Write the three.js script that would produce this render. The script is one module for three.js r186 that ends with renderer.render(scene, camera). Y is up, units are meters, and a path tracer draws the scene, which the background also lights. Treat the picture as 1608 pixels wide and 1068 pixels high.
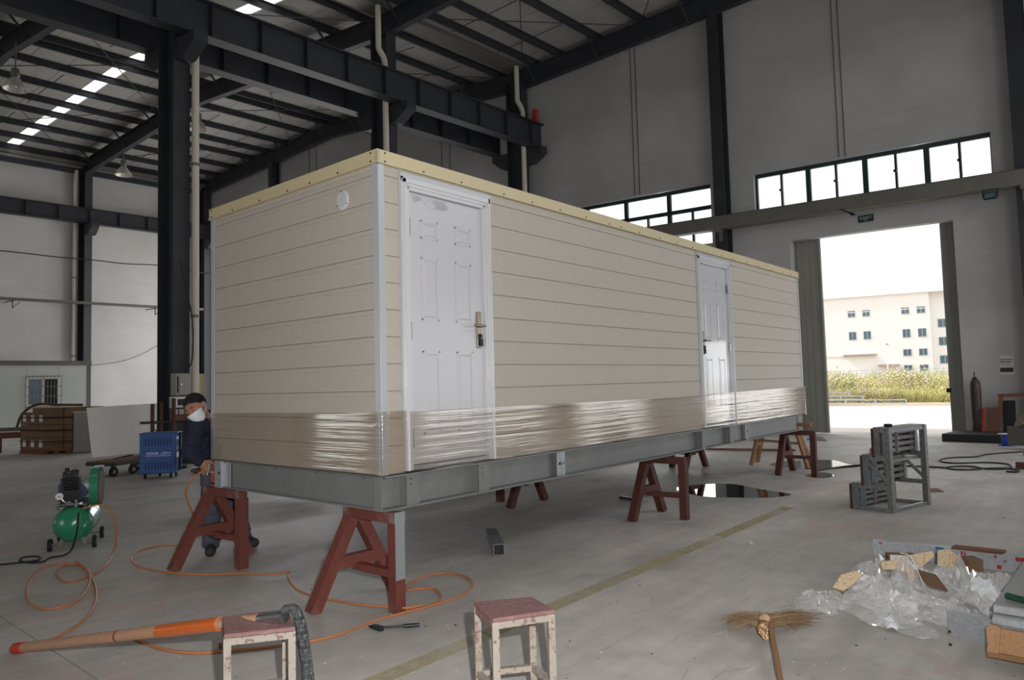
import * as THREE from 'three';
import { mergeGeometries, mergeVertices, toCreasedNormals } from 'three/addons/utils/BufferGeometryUtils.js';
import { RoundedBoxGeometry } from 'three/addons/geometries/RoundedBoxGeometry.js';
import { MarchingCubes } from 'three/addons/objects/MarchingCubes.js';
import { RectAreaLightUniformsLib } from 'three/addons/lights/RectAreaLightUniformsLib.js';

// ------------------------------------------------------------------ camera, sky, sun, window light, exposure
const scene = new THREE.Scene();
const camera = new THREE.PerspectiveCamera(2 * Math.atan(534 / 1118.108) * 180 / Math.PI, 1608 / 1068, 0.05, 600);
camera.rotation.order = 'YXZ';
camera.position.set(-3.1437, 1.5233, 3.8761);
camera.rotation.set(0.060591, -0.864894, -0.026182);
scene.add(camera);
const renderer = new THREE.WebGLRenderer({ antialias: true });
renderer.toneMapping = THREE.LinearToneMapping;
renderer.toneMappingExposure = 1.5;
renderer.shadowMap.enabled = true;
RectAreaLightUniformsLib.init();
const SKY = new THREE.Color(0.97, 0.985, 1.0), SKYLEVEL = 1.0;
scene.background = SKY; scene.backgroundIntensity = SKYLEVEL;
const sun = new THREE.DirectionalLight(0xfffaf4, 2.3);
sun.shadow.radius = 6; sun.castShadow = true; sun.shadow.mapSize.set(4096, 4096);
Object.assign(sun.shadow.camera, { left: -70, right: 70, top: 70, bottom: -70, near: 1, far: 300 });
scene.add(sun, sun.target);
// the photographer's flash gun, just above and right of the lens
const flash = new THREE.SpotLight(0xfffdfa, 36, 0, 0.92, 0.6, 2);
flash.position.set(-3.04, 1.68, 4.0); flash.shadow.radius = 1; flash.castShadow = true;
flash.target.position.set(0.6, 1.35, 0.6);
scene.add(flash, flash.target);

// ------------------------------------------------------------------ helpers
const V = (x, y, z) => new THREE.Vector3(x, y, z), R = (d) => d * Math.PI / 180, UP = V(0, 1, 0);
let seed = 12345;
const rnd = () => { seed = (seed * 1664525 + 1013904223) >>> 0; return seed / 4294967296; };
const rr = (a, b) => a + (b - a) * rnd();
// the hall's own directions: A along its length (towards the gate), B across it
const A = V(0.99831, 0, 0.05805), B = V(-0.10466, 0, -0.99451);
const H = (u, v, y = 0) => V(A.x * u + B.x * v, y, A.z * u + B.z * v);
const ANG_A = Math.atan2(-A.z, A.x), ANG_B = Math.atan2(-B.z, B.x);
sun.position.copy(H(-14, 52, 60)); sun.target.position.set(0, 0, 0);

const names = new Set();
function numbered(n) {
  if (!names.has(n)) { names.add(n); return n; }
  for (let i = 1; ; i++) { const m = n + '_' + String(i).padStart(3, '0'); if (!names.has(m)) { names.add(m); return m; } }
}
function shade(o) { o.traverse((c) => { if (c.isMesh) { c.castShadow = true; c.receiveShadow = true; } }); return o; }
function meta(o, label, category, group) { o.userData.label = label; o.userData.category = category; if (group) o.userData.group = group; return o; }
function thing(name, label, category, pos = [0, 0, 0], turn = 0, group) {
  const o = new THREE.Group(); o.name = numbered(name); scene.add(o);
  o.position.set(...pos); o.rotation.y = turn; return meta(o, label, category, group);
}
function structure(name) { const o = new THREE.Group(); o.name = numbered(name); o.userData.kind = 'structure'; scene.add(o); return o; }
function flat(g) { const n = g.index ? g.toNonIndexed() : g; for (const k of Object.keys(n.attributes)) if (!['position', 'normal', 'uv'].includes(k)) n.deleteAttribute(k); return n; }
function boxUV(g) {   // uv in metres, from the side that each face looks to
  const p = g.attributes.position, n = g.attributes.normal, uv = new Float32Array(p.count * 2);
  for (let i = 0; i < p.count; i++) {
    const x = Math.abs(n.getX(i)), y = Math.abs(n.getY(i)), z = Math.abs(n.getZ(i));
    const [a, b] = y >= x && y >= z ? [p.getX(i), p.getZ(i)] : x >= z ? [p.getZ(i), p.getY(i)] : [p.getX(i), p.getY(i)];
    uv[2 * i] = a; uv[2 * i + 1] = b;
  }
  g.setAttribute('uv', new THREE.BufferAttribute(uv, 2)); return g;
}
function join(list, keepUV) {
  const gs = [].concat(list).map(flat);
  for (const g of gs) if (!g.attributes.uv) g.setAttribute('uv', new THREE.BufferAttribute(new Float32Array(g.attributes.position.count * 2), 2));
  const m = gs.length > 1 ? mergeGeometries(gs) : gs[0];
  return keepUV ? m : boxUV(m);
}
function part(name, geos, mat, parent, keepUV) {
  const m = new THREE.Mesh(geos.isBufferGeometry && geos.userData.done ? geos : join(geos, keepUV), mat); m.geometry.userData.done = true;
  m.name = numbered(name); m.castShadow = m.receiveShadow = true; (parent || scene).add(m); return m;
}
function single(name, geos, mat, label, category, group) { return meta(part(name, geos, mat, scene), label, category, group); }
function copy(src, pos, turn, label) { const r = src.clone(); r.name = numbered(src.name.replace(/_\d{3}$/, '')); r.traverse((c) => { if (c !== r) c.name = numbered(c.name.replace(/_\d{3}$/, '')); }); r.position.set(...pos); r.rotation.y = turn; r.userData = { ...src.userData, label }; scene.add(r); return r; }
const bx = (w, h, d, x = 0, y = 0, z = 0, rx = 0, ry = 0, rz = 0) => { const g = new THREE.BoxGeometry(w, h, d); if (rx) g.rotateX(rx); if (rz) g.rotateZ(rz); if (ry) g.rotateY(ry); return g.translate(x, y, z); };
const rb = (w, h, d, r, x = 0, y = 0, z = 0) => new RoundedBoxGeometry(w, h, d, 2, Math.min(r, w / 2.01, h / 2.01, d / 2.01)).translate(x, y, z);
function along(g, p0, p1, up = UP) {   // a shape that runs from z = 0 to 1 laid from p0 to p1
  const d = p1.clone().sub(p0), L = d.length(); d.normalize();
  const x = up.clone().cross(d); if (x.lengthSq() < 1e-6) x.set(1, 0, 0).cross(d); x.normalize(); const y = d.clone().cross(x);
  return g.applyMatrix4(new THREE.Matrix4().makeBasis(x, y, d.multiplyScalar(L)).setPosition(p0));
}
const bar = (p0, p1, w, h, up) => { const g = along(new THREE.BoxGeometry(w, h, 1).translate(0, 0, 0.5), p0, p1, up); g.computeVertexNormals(); return g; };
function iBeam(p0, p1, hgt, wid, tw = 0.012, tf = 0.016, up) {
  const gs = [[wid, tf, 0, hgt / 2 - tf / 2], [wid, tf, 0, -hgt / 2 + tf / 2], [tw, hgt - 2 * tf, 0, 0]].map(([w, h, x, y]) => { const g = along(new THREE.BoxGeometry(w, h, 1).translate(x, y, 0.5), p0, p1, up); g.computeVertexNormals(); return flat(g); });
  return mergeGeometries(gs);
}
const tube = (pts, r, seg = 6, rad = 6, closed = false) => new THREE.TubeGeometry(new THREE.CatmullRomCurve3(pts.map((p) => p.isVector3 ? p : V(...p)), closed, 'centripetal'), Math.max(2, Math.round(pts.length * seg)), r, rad, closed);
const rod = (p0, p1, r, rad = 8, r2 = r) => { const d = p1.clone().sub(p0), g = new THREE.CylinderGeometry(r2, r, d.length(), rad); g.applyQuaternion(new THREE.Quaternion().setFromUnitVectors(UP, d.clone().normalize())); return g.translate(...p0.clone().add(p1).multiplyScalar(0.5).toArray()); };
const lathe = (pts, n = 24) => new THREE.LatheGeometry(pts.map((p) => new THREE.Vector2(...p)), n);
const prism = (pts, depth, bevel = 0) => new THREE.ExtrudeGeometry(new THREE.Shape(pts.map((p) => new THREE.Vector2(...p))), { depth, bevelEnabled: bevel > 0, bevelSize: bevel, bevelThickness: bevel, bevelSegments: 1, curveSegments: 8 });

// ------------------------------------------------------------------ procedural textures
function lattice(n, s) { const a = new Float32Array(n * n); let q = s >>> 0; for (let i = 0; i < a.length; i++) { q = (q * 1664525 + 1013904223) >>> 0; a[i] = q / 4294967296; } return a; }
function noiseField(px, cells, s, cellsY = cells) {   // tileable value noise in several octaves; x and y may have their own cell counts
  return (octaves) => {
    const out = new Float32Array(px * px); let amp = 1, tot = 0, cx = cells, cy = cellsY;
    for (let o = 0; o < octaves && cx <= px && cy <= px; o++) {
      const n = Math.max(cx, cy), L = lattice(n, s + o * 7919);
      for (let y = 0; y < px; y++) {
        const fy = y / px * cy, iy = Math.floor(fy), ty = fy - iy, sy = ty * ty * (3 - 2 * ty), y1 = (iy + 1) % cy;
        for (let x = 0; x < px; x++) {
          const fx = x / px * cx, ix = Math.floor(fx), tx = fx - ix, sx = tx * tx * (3 - 2 * tx), x1 = (ix + 1) % cx;
          const a = L[iy * n + ix], b = L[iy * n + x1], c = L[y1 * n + ix], d = L[y1 * n + x1];
          out[y * px + x] += amp * (a + (b - a) * sx + (c - a) * sy + (a - b - c + d) * sx * sy);
        }
      }
      tot += amp; amp *= 0.55; cx *= 2; cy *= 2;
    }
    for (let i = 0; i < out.length; i++) out[i] /= tot;
    return out;
  };
}
function tex(px, metres, f, srgb = true, metresY = metres) {
  const d = new Uint8Array(px * px * 4);
  for (let i = 0; i < px * px; i++) { const c = f(i, i % px, Math.floor(i / px)); const rgb = c.length ? c : [c, c, c]; for (let k = 0; k < 3; k++) d[4 * i + k] = Math.max(0, Math.min(255, rgb[k])); d[4 * i + 3] = 255; }
  const t = new THREE.DataTexture(d, px, px); t.wrapS = t.wrapT = THREE.RepeatWrapping; t.magFilter = THREE.LinearFilter; t.minFilter = THREE.LinearMipmapLinearFilter; t.generateMipmaps = true;
  t.repeat.set(1 / metres, 1 / metresY); if (srgb) t.colorSpace = THREE.SRGBColorSpace; t.needsUpdate = true; return t;
}
const mix = (a, b, t) => a.map((x, i) => x + (b[i] - x) * t), sat = (x) => Math.max(0, Math.min(1, x)), step = (a, b, x) => { const t = sat((x - a) / (b - a)); return t * t * (3 - 2 * t); };
const std = (color, rough = 0.7, metal = 0, extra = {}) => new THREE.MeshStandardMaterial({ color, roughness: rough, metalness: metal, ...extra });
const phys = (color, rough, extra = {}) => new THREE.MeshPhysicalMaterial({ color, roughness: rough, ...extra });

const N1 = noiseField(512, 4, 11)(7), N2 = noiseField(512, 8, 77)(6), N3 = noiseField(512, 32, 5)(4), NS = noiseField(512, 4, 31, 128)(3);
const M = {};
{   // concrete floor: cloudy grey, fine scratches, pinkish paint wear, dark specks
  const P = 2048, a = noiseField(P, 5, 3)(8), b = noiseField(P, 12, 91)(6), c = noiseField(P, 64, 17)(4), s = noiseField(P, 12, 55, 128)(4), pk = noiseField(P, 9, 8)(6);
  const spot = new Float32Array(P * P);
  for (let k = 0; k < 2600; k++) { const x = Math.floor(rnd() * P), y = Math.floor(rnd() * P), q = rnd(), n = q < 0.85 ? 1 : 2, v = rnd() < 0.72 ? -1 : 0.8; for (let i = 0; i < n; i++) for (let j = 0; j < n; j++) spot[((y + i) % P) * P + (x + j) % P] = v; }
  for (let k = 0; k < 420; k++) { let x = rnd() * P, y = rnd() * P; const th = rr(-0.6, 0.6) + (rnd() < 0.3 ? 1.3 : 0), L = rr(10, 70), v = rnd() < 0.65 ? -0.35 : 0.3; for (let i = 0; i < L; i++) { x += Math.cos(th); y += Math.sin(th); spot[(Math.floor(y + P) % P) * P + Math.floor(x + P) % P] = v; } }
  const map = tex(P, 9, (i) => {
    let g = mix([178, 173, 167], [200, 195, 189], step(0.3, 0.7, a[i]));
    g = mix(g, [158, 153, 148], 0.5 * step(0.56, 0.75, b[i]));
    g = mix(g, [186, 162, 157], 0.5 * step(0.6, 0.72, pk[i]) * step(0.45, 0.6, c[i]));
    const k = 1 + 0.10 * (c[i] - 0.5) + 0.10 * (s[i] - 0.5) + 0.55 * spot[i];
    return g.map((x) => x * k);
  });
  const rough = tex(512, 6, (i) => 150 + 90 * step(0.35, 0.7, N1[i]), false);
  M.floor = std(0xffffff, 0.95, 0, { map, roughnessMap: rough, bumpMap: tex(512, 3, (i) => 255 * N2[i], false), bumpScale: 0.002 });
}
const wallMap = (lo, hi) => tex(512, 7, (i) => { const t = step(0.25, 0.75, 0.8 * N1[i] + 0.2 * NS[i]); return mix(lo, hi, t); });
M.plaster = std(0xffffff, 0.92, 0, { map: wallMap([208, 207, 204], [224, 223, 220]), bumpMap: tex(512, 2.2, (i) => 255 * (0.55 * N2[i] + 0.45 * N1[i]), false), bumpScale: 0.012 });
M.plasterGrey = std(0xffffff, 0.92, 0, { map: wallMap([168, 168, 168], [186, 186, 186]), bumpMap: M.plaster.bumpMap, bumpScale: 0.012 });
M.reveal = std(0xcfcac0, 0.9);
M.steelDark = std(0xffffff, 0.55, 0, { map: tex(512, 2, (i) => mix([46, 48, 54], [62, 64, 70], N1[i])) });
M.roofSheet = std(0xffffff, 0.75, 0, { map: tex(512, 3, (i) => mix([156, 154, 150], [172, 170, 166], N2[i])) });
M.roofOuter = std(0x8d9499, 0.7);
M.fibreglass = phys(0xffffff, 0.95, { transmission: 0.85, thickness: 0, side: THREE.DoubleSide });
M.pane = phys(0xffffff, 0.02, { transmission: 1, thickness: 0 });
M.sash = std(0x24383c, 0.5, 0.2);
M.leaf = std(0xffffff, 0.7, 0, { map: tex(512, 1.6, (i) => mix([128, 128, 122], [146, 146, 138], N1[i])) });
M.gantry = std(0xffffff, 0.6, 0, { map: tex(512, 2, (i) => mix([92, 90, 84], [118, 115, 106], N1[i])) });
M.pvc = std(0xd8d1c4, 0.45);
M.black = std(0x15161a, 0.6); M.rubber = std(0x1c1c1e, 0.85); M.chrome = std(0xb9bcc0, 0.25, 0.95); M.darkMetal = std(0x3a3d40, 0.45, 0.6);
// cabin
M.siding = std(0xffffff, 0.5, 0, { map: tex(512, 1.2, (i) => mix([188, 180, 170], [194, 186, 176], N3[i])), bumpMap: tex(512, 0.35, (i) => 255 * N2[i], false), bumpScale: 0.0003 });
M.sidingCore = std(0x77705f, 0.9);
M.cream = std(0xd2c49e, 0.38); M.aluWhite = std(0xc0c4c9, 0.3, 0.15); M.doorWhite = phys(0xcdcdd2, 0.25, { clearcoat: 1, clearcoatRoughness: 0.06 }); M.doorFoil = phys(0xcdcdd2, 0.3, { clearcoat: 0.35, clearcoatRoughness: 0.2 }); M.trimWhite = phys(0xd4d5d9, 0.3, { clearcoat: 0.4, clearcoatRoughness: 0.15 });
M.film = phys(0xefebe6, 0.06, { transmission: 1, thickness: 0, ior: 2.0, side: THREE.DoubleSide, bumpMap: tex(512, 2.6, (i) => 255 * (0.9 * NS[i] + 0.1 * N1[i]), false, 1.1), bumpScale: 0.0018 });
M.filmSoft = phys(0xf6f6f6, 0.25, { transmission: 0.55, thickness: 0, side: THREE.DoubleSide, flatShading: true });
M.frameGrey = std(0xffffff, 0.42, 0.15, { map: tex(512, 1, (i) => mix([118, 120, 120], [134, 136, 136], N2[i])) });
M.galv = std(0xffffff, 0.4, 0.55, { map: tex(512, 0.5, (i) => mix([172, 177, 182], [186, 191, 196], step(0.3, 0.7, N3[i]))) });
M.stairZinc = std(0xffffff, 0.42, 0.4, { map: tex(512, 0.6, (i) => mix([112, 115, 114], [132, 136, 135], step(0.3, 0.7, N3[i]))) });
M.screw = std(0x55524a, 0.35, 0.8);
M.oxide = std(0xffffff, 0.6, 0, { map: tex(512, 0.9, (i) => { let g = mix([100, 50, 44], [124, 66, 54], N1[i]); g = mix(g, [128, 112, 108], 0.4 * step(0.5, 0.72, N1[(i + 70000) % 262144])); return mix(g, [84, 48, 40], 0.35 * step(0.55, 0.75, N3[i])); }) });
M.oxideGrey = std(0xffffff, 0.55, 0.1, { map: tex(512, 0.9, (i) => mix([112, 58, 50], [140, 134, 132], step(0.42, 0.68, N1[i]))) });
M.oxideDark = std(0xffffff, 0.6, 0, { map: tex(512, 0.9, (i) => mix([72, 36, 32], [96, 52, 44], N1[i])) });
M.wornWhite = std(0xffffff, 0.55, 0.1, { map: tex(512, 0.5, (i) => mix(mix([160, 152, 142], [136, 116, 104], step(0.45, 0.65, N1[i]) * 0.6), [104, 76, 64], step(0.6, 0.7, N3[i]) * 0.6)) });
M.seatRed = std(0xffffff, 0.6, 0, { map: tex(512, 0.45, (i) => mix(mix([120, 84, 84], [146, 112, 110], N1[i]), [168, 150, 148], 0.5 * step(0.5, 0.8, N3[i]))) });
M.wood = std(0xffffff, 0.6, 0, { map: tex(512, 0.5, (i, x, y) => mix([166, 124, 98], [198, 156, 128], NS[x * 512 + y]), true) });
M.paleWood = std(0xffffff, 0.75, 0, { map: tex(512, 0.6, (i) => mix([130, 94, 62], [166, 126, 88], NS[i])) });
M.rustWood = std(0x7a4a34, 0.7);
M.orangePaint = phys(0xc8601f, 0.3, { clearcoat: 0.4 }); M.redCap = std(0xc23a26, 0.5); M.redPaint = std(0xb02a26, 0.55); M.bluePaint = std(0x355f9f, 0.5); M.blueDrum = std(0x1f49b8, 0.4); M.green = phys(0x2a8562, 0.25, { clearcoat: 0.5 }); M.greenDark = std(0x1c4634, 0.6);
M.hose = std(0xb9764a, 0.45); M.cable = std(0x2b2c2c, 0.7);
M.card = std(0xffffff, 0.85, 0, { map: tex(512, 0.8, (i) => mix([112, 86, 66], [132, 102, 78], N2[i])) });
M.cardDark = std(0x6d4c36, 0.88); M.paper = std(0xe6e5e2, 0.8); M.foamChip = std(0xffffff, 0.9, 0, { map: tex(512, 0.25, (i) => mix([216, 194, 162], [160, 130, 98], step(0.64, 0.7, N3[i]))) });
M.chipboard = std(0xffffff, 0.85, 0, { map: tex(512, 0.25, (i) => mix([160, 118, 84], [196, 156, 120], N3[i])) });
M.panelGrey = std(0xffffff, 0.5, 0, { map: tex(512, 1.5, (i) => mix([150, 152, 150], [170, 172, 168], N1[i])) });
M.straw = std(0xffffff, 0.8, 0, { vertexColors: true }); M.twine = std(0xd2b48c, 0.8);
M.rope = std(0xffffff, 0.85, 0, { map: tex(512, 0.06, (i) => mix([28, 30, 32], [120, 124, 126], step(0.42, 0.72, N2[i]))) });
M.boardWhite = std(0xeeece8, 0.55); M.office = std(0xffffff, 0.6, 0, { map: tex(512, 2, (i) => mix([188, 192, 186], [200, 204, 198], N1[i])) });
M.bubble = std(0x9a978f, 0.5); M.lampShade = std(0xcfcac0, 0.4, 0.3, { side: THREE.DoubleSide }); M.lampBody = std(0x77756f, 0.5, 0.3);
M.cylinder = std(0xffffff, 0.5, 0, { map: tex(512, 0.8, (i) => mix([46, 36, 32], [88, 64, 50], step(0.35, 0.8, N1[i]))) });
M.skin = std(0xa87860, 0.55); M.hair = std(0x1b1613, 0.85); M.mask = std(0xe9edf4, 0.75); M.jacket = std(0x1c2036, 0.85); M.trousers = std(0x4a4f5b, 0.85); M.shoe = std(0x2c2d30, 0.7);
M.water = phys(0x30302e, 0.015, { clearcoat: 1, clearcoatRoughness: 0.01 });
M.facade = std(0xf0eeef, 0.85); M.facadeWhite = std(0xf0f0f0, 0.8); M.winBlue = std(0x5b707c, 0.15, 0.1); M.ground = std(0xd9d3c8, 0.95); M.soil = std(0x9c8a66, 1);
M.cream2 = std(0xc9bd97, 0.5); M.boxGrey = std(0x9b9a92, 0.5); M.switchWhite = std(0xc8c8c8, 0.4);
M.sheet = std(0xe4e6ea, 0.75, 0, { side: THREE.DoubleSide });
// ------------------------------------------------------------------ the hall
const U0 = -14, UG = 16.36, VL = 30.4, VR = -6.6, VC = 11.9;
const roofY = (v) => v >= 21.15 ? 12.5 - (v - 21.15) * 0.092 : v >= VC ? 12.05 + (v - VC) * 0.0486 : v >= 2.65 ? 12.05 + (VC - v) * 0.0757 : 12.75 - (2.65 - v) * 0.0757;
const P = (u, v, dy = 0) => H(u, v, roofY(v) + dy);
const inGable = (g, u = UG) => { g = flat(g).applyMatrix4(new THREE.Matrix4().makeBasis(B, UP, A).setPosition(H(u, 0, 0))); g.computeVertexNormals(); return g; };
const gbox = (v0, v1, y0, y1, d0, d1, u = UG) => inGable(bx(v1 - v0, y1 - y0, d1 - d0, (v0 + v1) / 2, (y0 + y1) / 2, (d0 + d1) / 2), u);
function hexa(b, t) {   // a slab from four lower and four upper corners
  const g = new THREE.BufferGeometry(), p = [], q = (a, c, d, e) => [a, c, d, a, d, e].forEach((k) => p.push(k.x, k.y, k.z));
  q(b[0], b[1], b[2], b[3]); q(t[3], t[2], t[1], t[0]); for (let i = 0; i < 4; i++) { const j = (i + 1) % 4; q(b[i], t[i], t[j], b[j]); }
  g.setAttribute('position', new THREE.Float32BufferAttribute(p, 3)); g.computeVertexNormals(); return g;
}
const roofSlab = (u0, u1, v0, v1, lo, hi) => hexa([P(u0, v0, lo), P(u1, v0, lo), P(u1, v1, lo), P(u0, v1, lo)], [P(u0, v0, hi), P(u1, v0, hi), P(u1, v1, hi), P(u0, v1, hi)]);

// floor: cast slabs with open joints on a dark bed
const floor = structure('floor');
part('bed', bx(46, 0.12, 48, 2, -0.16, -13), std(0x6a655e, 1), floor);
const XS = [-19.04, -13.24, -7.44, -1.64, 4.2, 10.0, 15.85, 21.0].map((x) => x), ZS = [9.5, 1.55, -4.45, -10.45, -16.45, -22.45, -28.45, -34.6];
for (let i = 0; i + 1 < XS.length; i++) for (let j = 0; j + 1 < ZS.length; j++) {
  const x1 = i === XS.length - 2 ? 17.05 : XS[i + 1], g = bx(x1 - XS[i] - 0.006, 0.12, ZS[j] - ZS[j + 1] - 0.006, (x1 + XS[i]) / 2, -0.06, (ZS[j] + ZS[j + 1]) / 2);
  part('slab', g, M.floor, floor);
}
{   // worn yellow lane line
  const px = 256, d = new Uint8Array(px * px * 4), nn = noiseField(px, 6, 404)(6);
  for (let i = 0; i < px * px; i++) { d.set([196, 186, 150, 255 * (0.18 + 0.4 * step(0.3, 0.62, nn[i]))], 4 * i); }
  const t = new THREE.DataTexture(d, px, px); t.wrapS = t.wrapT = THREE.RepeatWrapping; t.magFilter = THREE.LinearFilter; t.colorSpace = THREE.SRGBColorSpace; t.repeat.set(0.6, 0.6); t.needsUpdate = true;
  const m = std(0xffffff, 0.9, 0, { map: t, transparent: true });
  part('line_marking', bx(7.4, 0.002, 0.135, 1.6, 0.0012, 0.845), m, floor);
}

// far wall with its window openings and the gate
const wallFar = structure('wall_far');
const WIN = [[-0.95, 4.45, 6.05, 7.06], [5.66, 11.1, 5.3, 7.04], [13.6, 17.6, 5.3, 7.04]], GATE = [-0.11, 3.585, 0, 5.11], GATE2 = [19.0, 29.7, 0, 8.4], GATE3 = [5.9, 9.4, 0, 3.1], GATE4 = [-4.7, -2.2, 0, 2.6];
function wallWithHoles(pts, holes, depth) {
  const s = new THREE.Shape(pts.map((p) => new THREE.Vector2(...p)));
  for (const [a, b, c, d] of holes) s.holes.push(new THREE.Path([[a, c], [a, d], [b, d], [b, c]].map((p) => new THREE.Vector2(...p))));
  return new THREE.ExtrudeGeometry(s, { depth, bevelEnabled: false });
}
{
  const top = [VR, 2.65, VC, 21.15, VL].map((v) => [v, roofY(v) + 0.04]);
  const gate = (g) => [[g[0], -0.001], [g[0], g[3]], [g[1], g[3]], [g[1], -0.001]];
  const pts = [[VR - 0.25, -0.001], ...gate(GATE4), ...gate(GATE), ...gate(GATE3), ...gate(GATE2), [VL + 0.25, -0.001], [VL + 0.25, roofY(VL) + 0.03], ...top.reverse(), [VR - 0.25, roofY(VR)]];
  part('plaster', inGable(wallWithHoles(pts, WIN, 0.26)), M.plasterGrey, wallFar);
  for (const [v, y0, y1] of [[7.96, 7.1, 11.6], [7.8, 7.1, 11.6], [2.27, 7.1, 11.9], [2.12, 7.1, 11.9], [22.75, 7.1, 11.6], [22.3, 7.1, 11.6], [15.5, 7.1, 11.4], [15.12, 7.1, 11.4]])
    part('conduit', inGable(bx(0.013, y1 - y0, 0.013, v, (y0 + y1) / 2, -0.02)), M.steelDark, wallFar);
}
function glazing(n, [v0, v1, y0, y1], mains, subs, transom, simple) {
  const w = structure('window_' + n), D0 = 0.1, D1 = 0.17;
  const b = (a, c, e, f) => gbox(a, c, e, f, D0, D1);
  part('frame', [b(v0, v1, y1 - 0.1, y1), b(v0, v1, y0, y0 + 0.05), b(v0, v0 + 0.035, y0 + 0.05, y1 - 0.1), b(v1 - 0.06, v1, y0 + 0.05, y1 - 0.1)], M.sash, w);
  part('sill', gbox(v0 - 0.03, v1 + 0.03, y0 - 0.04, y0, -0.03, 0.2), M.reveal, w);
  const edges = [v0 + 0.02, ...mains, v1 - 0.03], rows = transom ? [[y0 + 0.05, transom - 0.055, true], [transom + 0.055, y1 - 0.1, false]] : [[y0 + 0.05, y1 - 0.1, true]];
  for (const m of mains) part('mullion', b(m - 0.06, m + 0.06, y0 + 0.05, y1 - 0.1), M.sash, w);
  if (transom) part('transom', b(v0, v1, transom - 0.055, transom + 0.055), M.sash, w);
  for (const [lo, hi, split] of rows) for (let i = 0; i + 1 < edges.length; i++) {
    const cut = split && subs[i] !== undefined ? [edges[i], subs[i], edges[i + 1]] : [edges[i], edges[i + 1]];
    if (cut.length === 3) { part('meeting_stile', b(subs[i] - 0.027, subs[i] + 0.027, lo, hi), M.sash, w); part('latch', gbox(subs[i] - 0.02, subs[i] + 0.05, (lo + hi) / 2 - 0.03, (lo + hi) / 2 + 0.03, 0.06, 0.1), M.black, w); }
    for (let k = 0; k + 1 < cut.length; k++) part('pane', gbox(cut[k], cut[k + 1], lo, hi, 0.132, 0.138), M.pane, w);
  }
  // daylight through this opening, lying against the glass outside
  const L = new THREE.RectAreaLight(SKY, SKYLEVEL, v1 - v0, y1 - y0); L.name = 'daylight';
  L.position.copy(H(UG + 0.275, (v0 + v1) / 2, (y0 + y1) / 2)); L.lookAt(H(UG - 5, (v0 + v1) / 2, (y0 + y1) / 2)); scene.add(L);
}
glazing(1, WIN[0], [0.37, 1.725, 3.085], [-0.31, 1.035, 2.405, 3.765]);
glazing(2, WIN[1], [6.97, 8.35, 9.7], [6.27, 7.65, 9.02, 10.4], 6.395);
for (let k = 2; k < 3; k++) glazing(k + 1, WIN[k], [(WIN[k][0] + WIN[k][1]) / 2], [], 6.395);

// gate: two ribbed leaves slid open outside the wall
const gate = structure('door_1');
for (const [v0, v1] of [[2.96, 5.35], [-2.1, 0.235]]) {
  const gs = [gbox(v0, v1, 0.02, 5.35, 0.32, 0.37)];
  for (let v = v0 + 0.1; v < v1 - 0.05; v += 0.15) gs.push(gbox(v, v + 0.02, 0.04, 5.33, 0.312, 0.32));
  gs.push(gbox(v0, v0 + 0.05, 0.02, 5.35, 0.3, 0.38), gbox(v1 - 0.05, v1, 0.02, 5.35, 0.3, 0.38));
  part('leaf', gs, M.leaf, gate);
}
part('lock', gbox(0.2, 0.29, 1.03, 1.13, 0.24, 0.4), M.black, gate);
part('head_rail', gbox(-2.2, 5.5, 5.36, 5.5, 0.28, 0.42), M.gantry, gate);
{ // the same kind of gate in the bay beyond, half open
  const g2 = structure('door_2'); part('leaf', [gbox(29.3, 30.6, 0.02, 8.6, 0.32, 0.37)], M.leaf, g2);
  for (const g of [GATE2, GATE3, GATE4]) { const L = new THREE.RectAreaLight(SKY, SKYLEVEL, g[1] - g[0], g[3]); L.name = 'daylight'; L.position.copy(H(UG + 0.275, (g[0] + g[1]) / 2, g[3] / 2)); L.lookAt(H(UG - 5, (g[0] + g[1]) / 2, g[3] / 2)); scene.add(L); }
}
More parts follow.
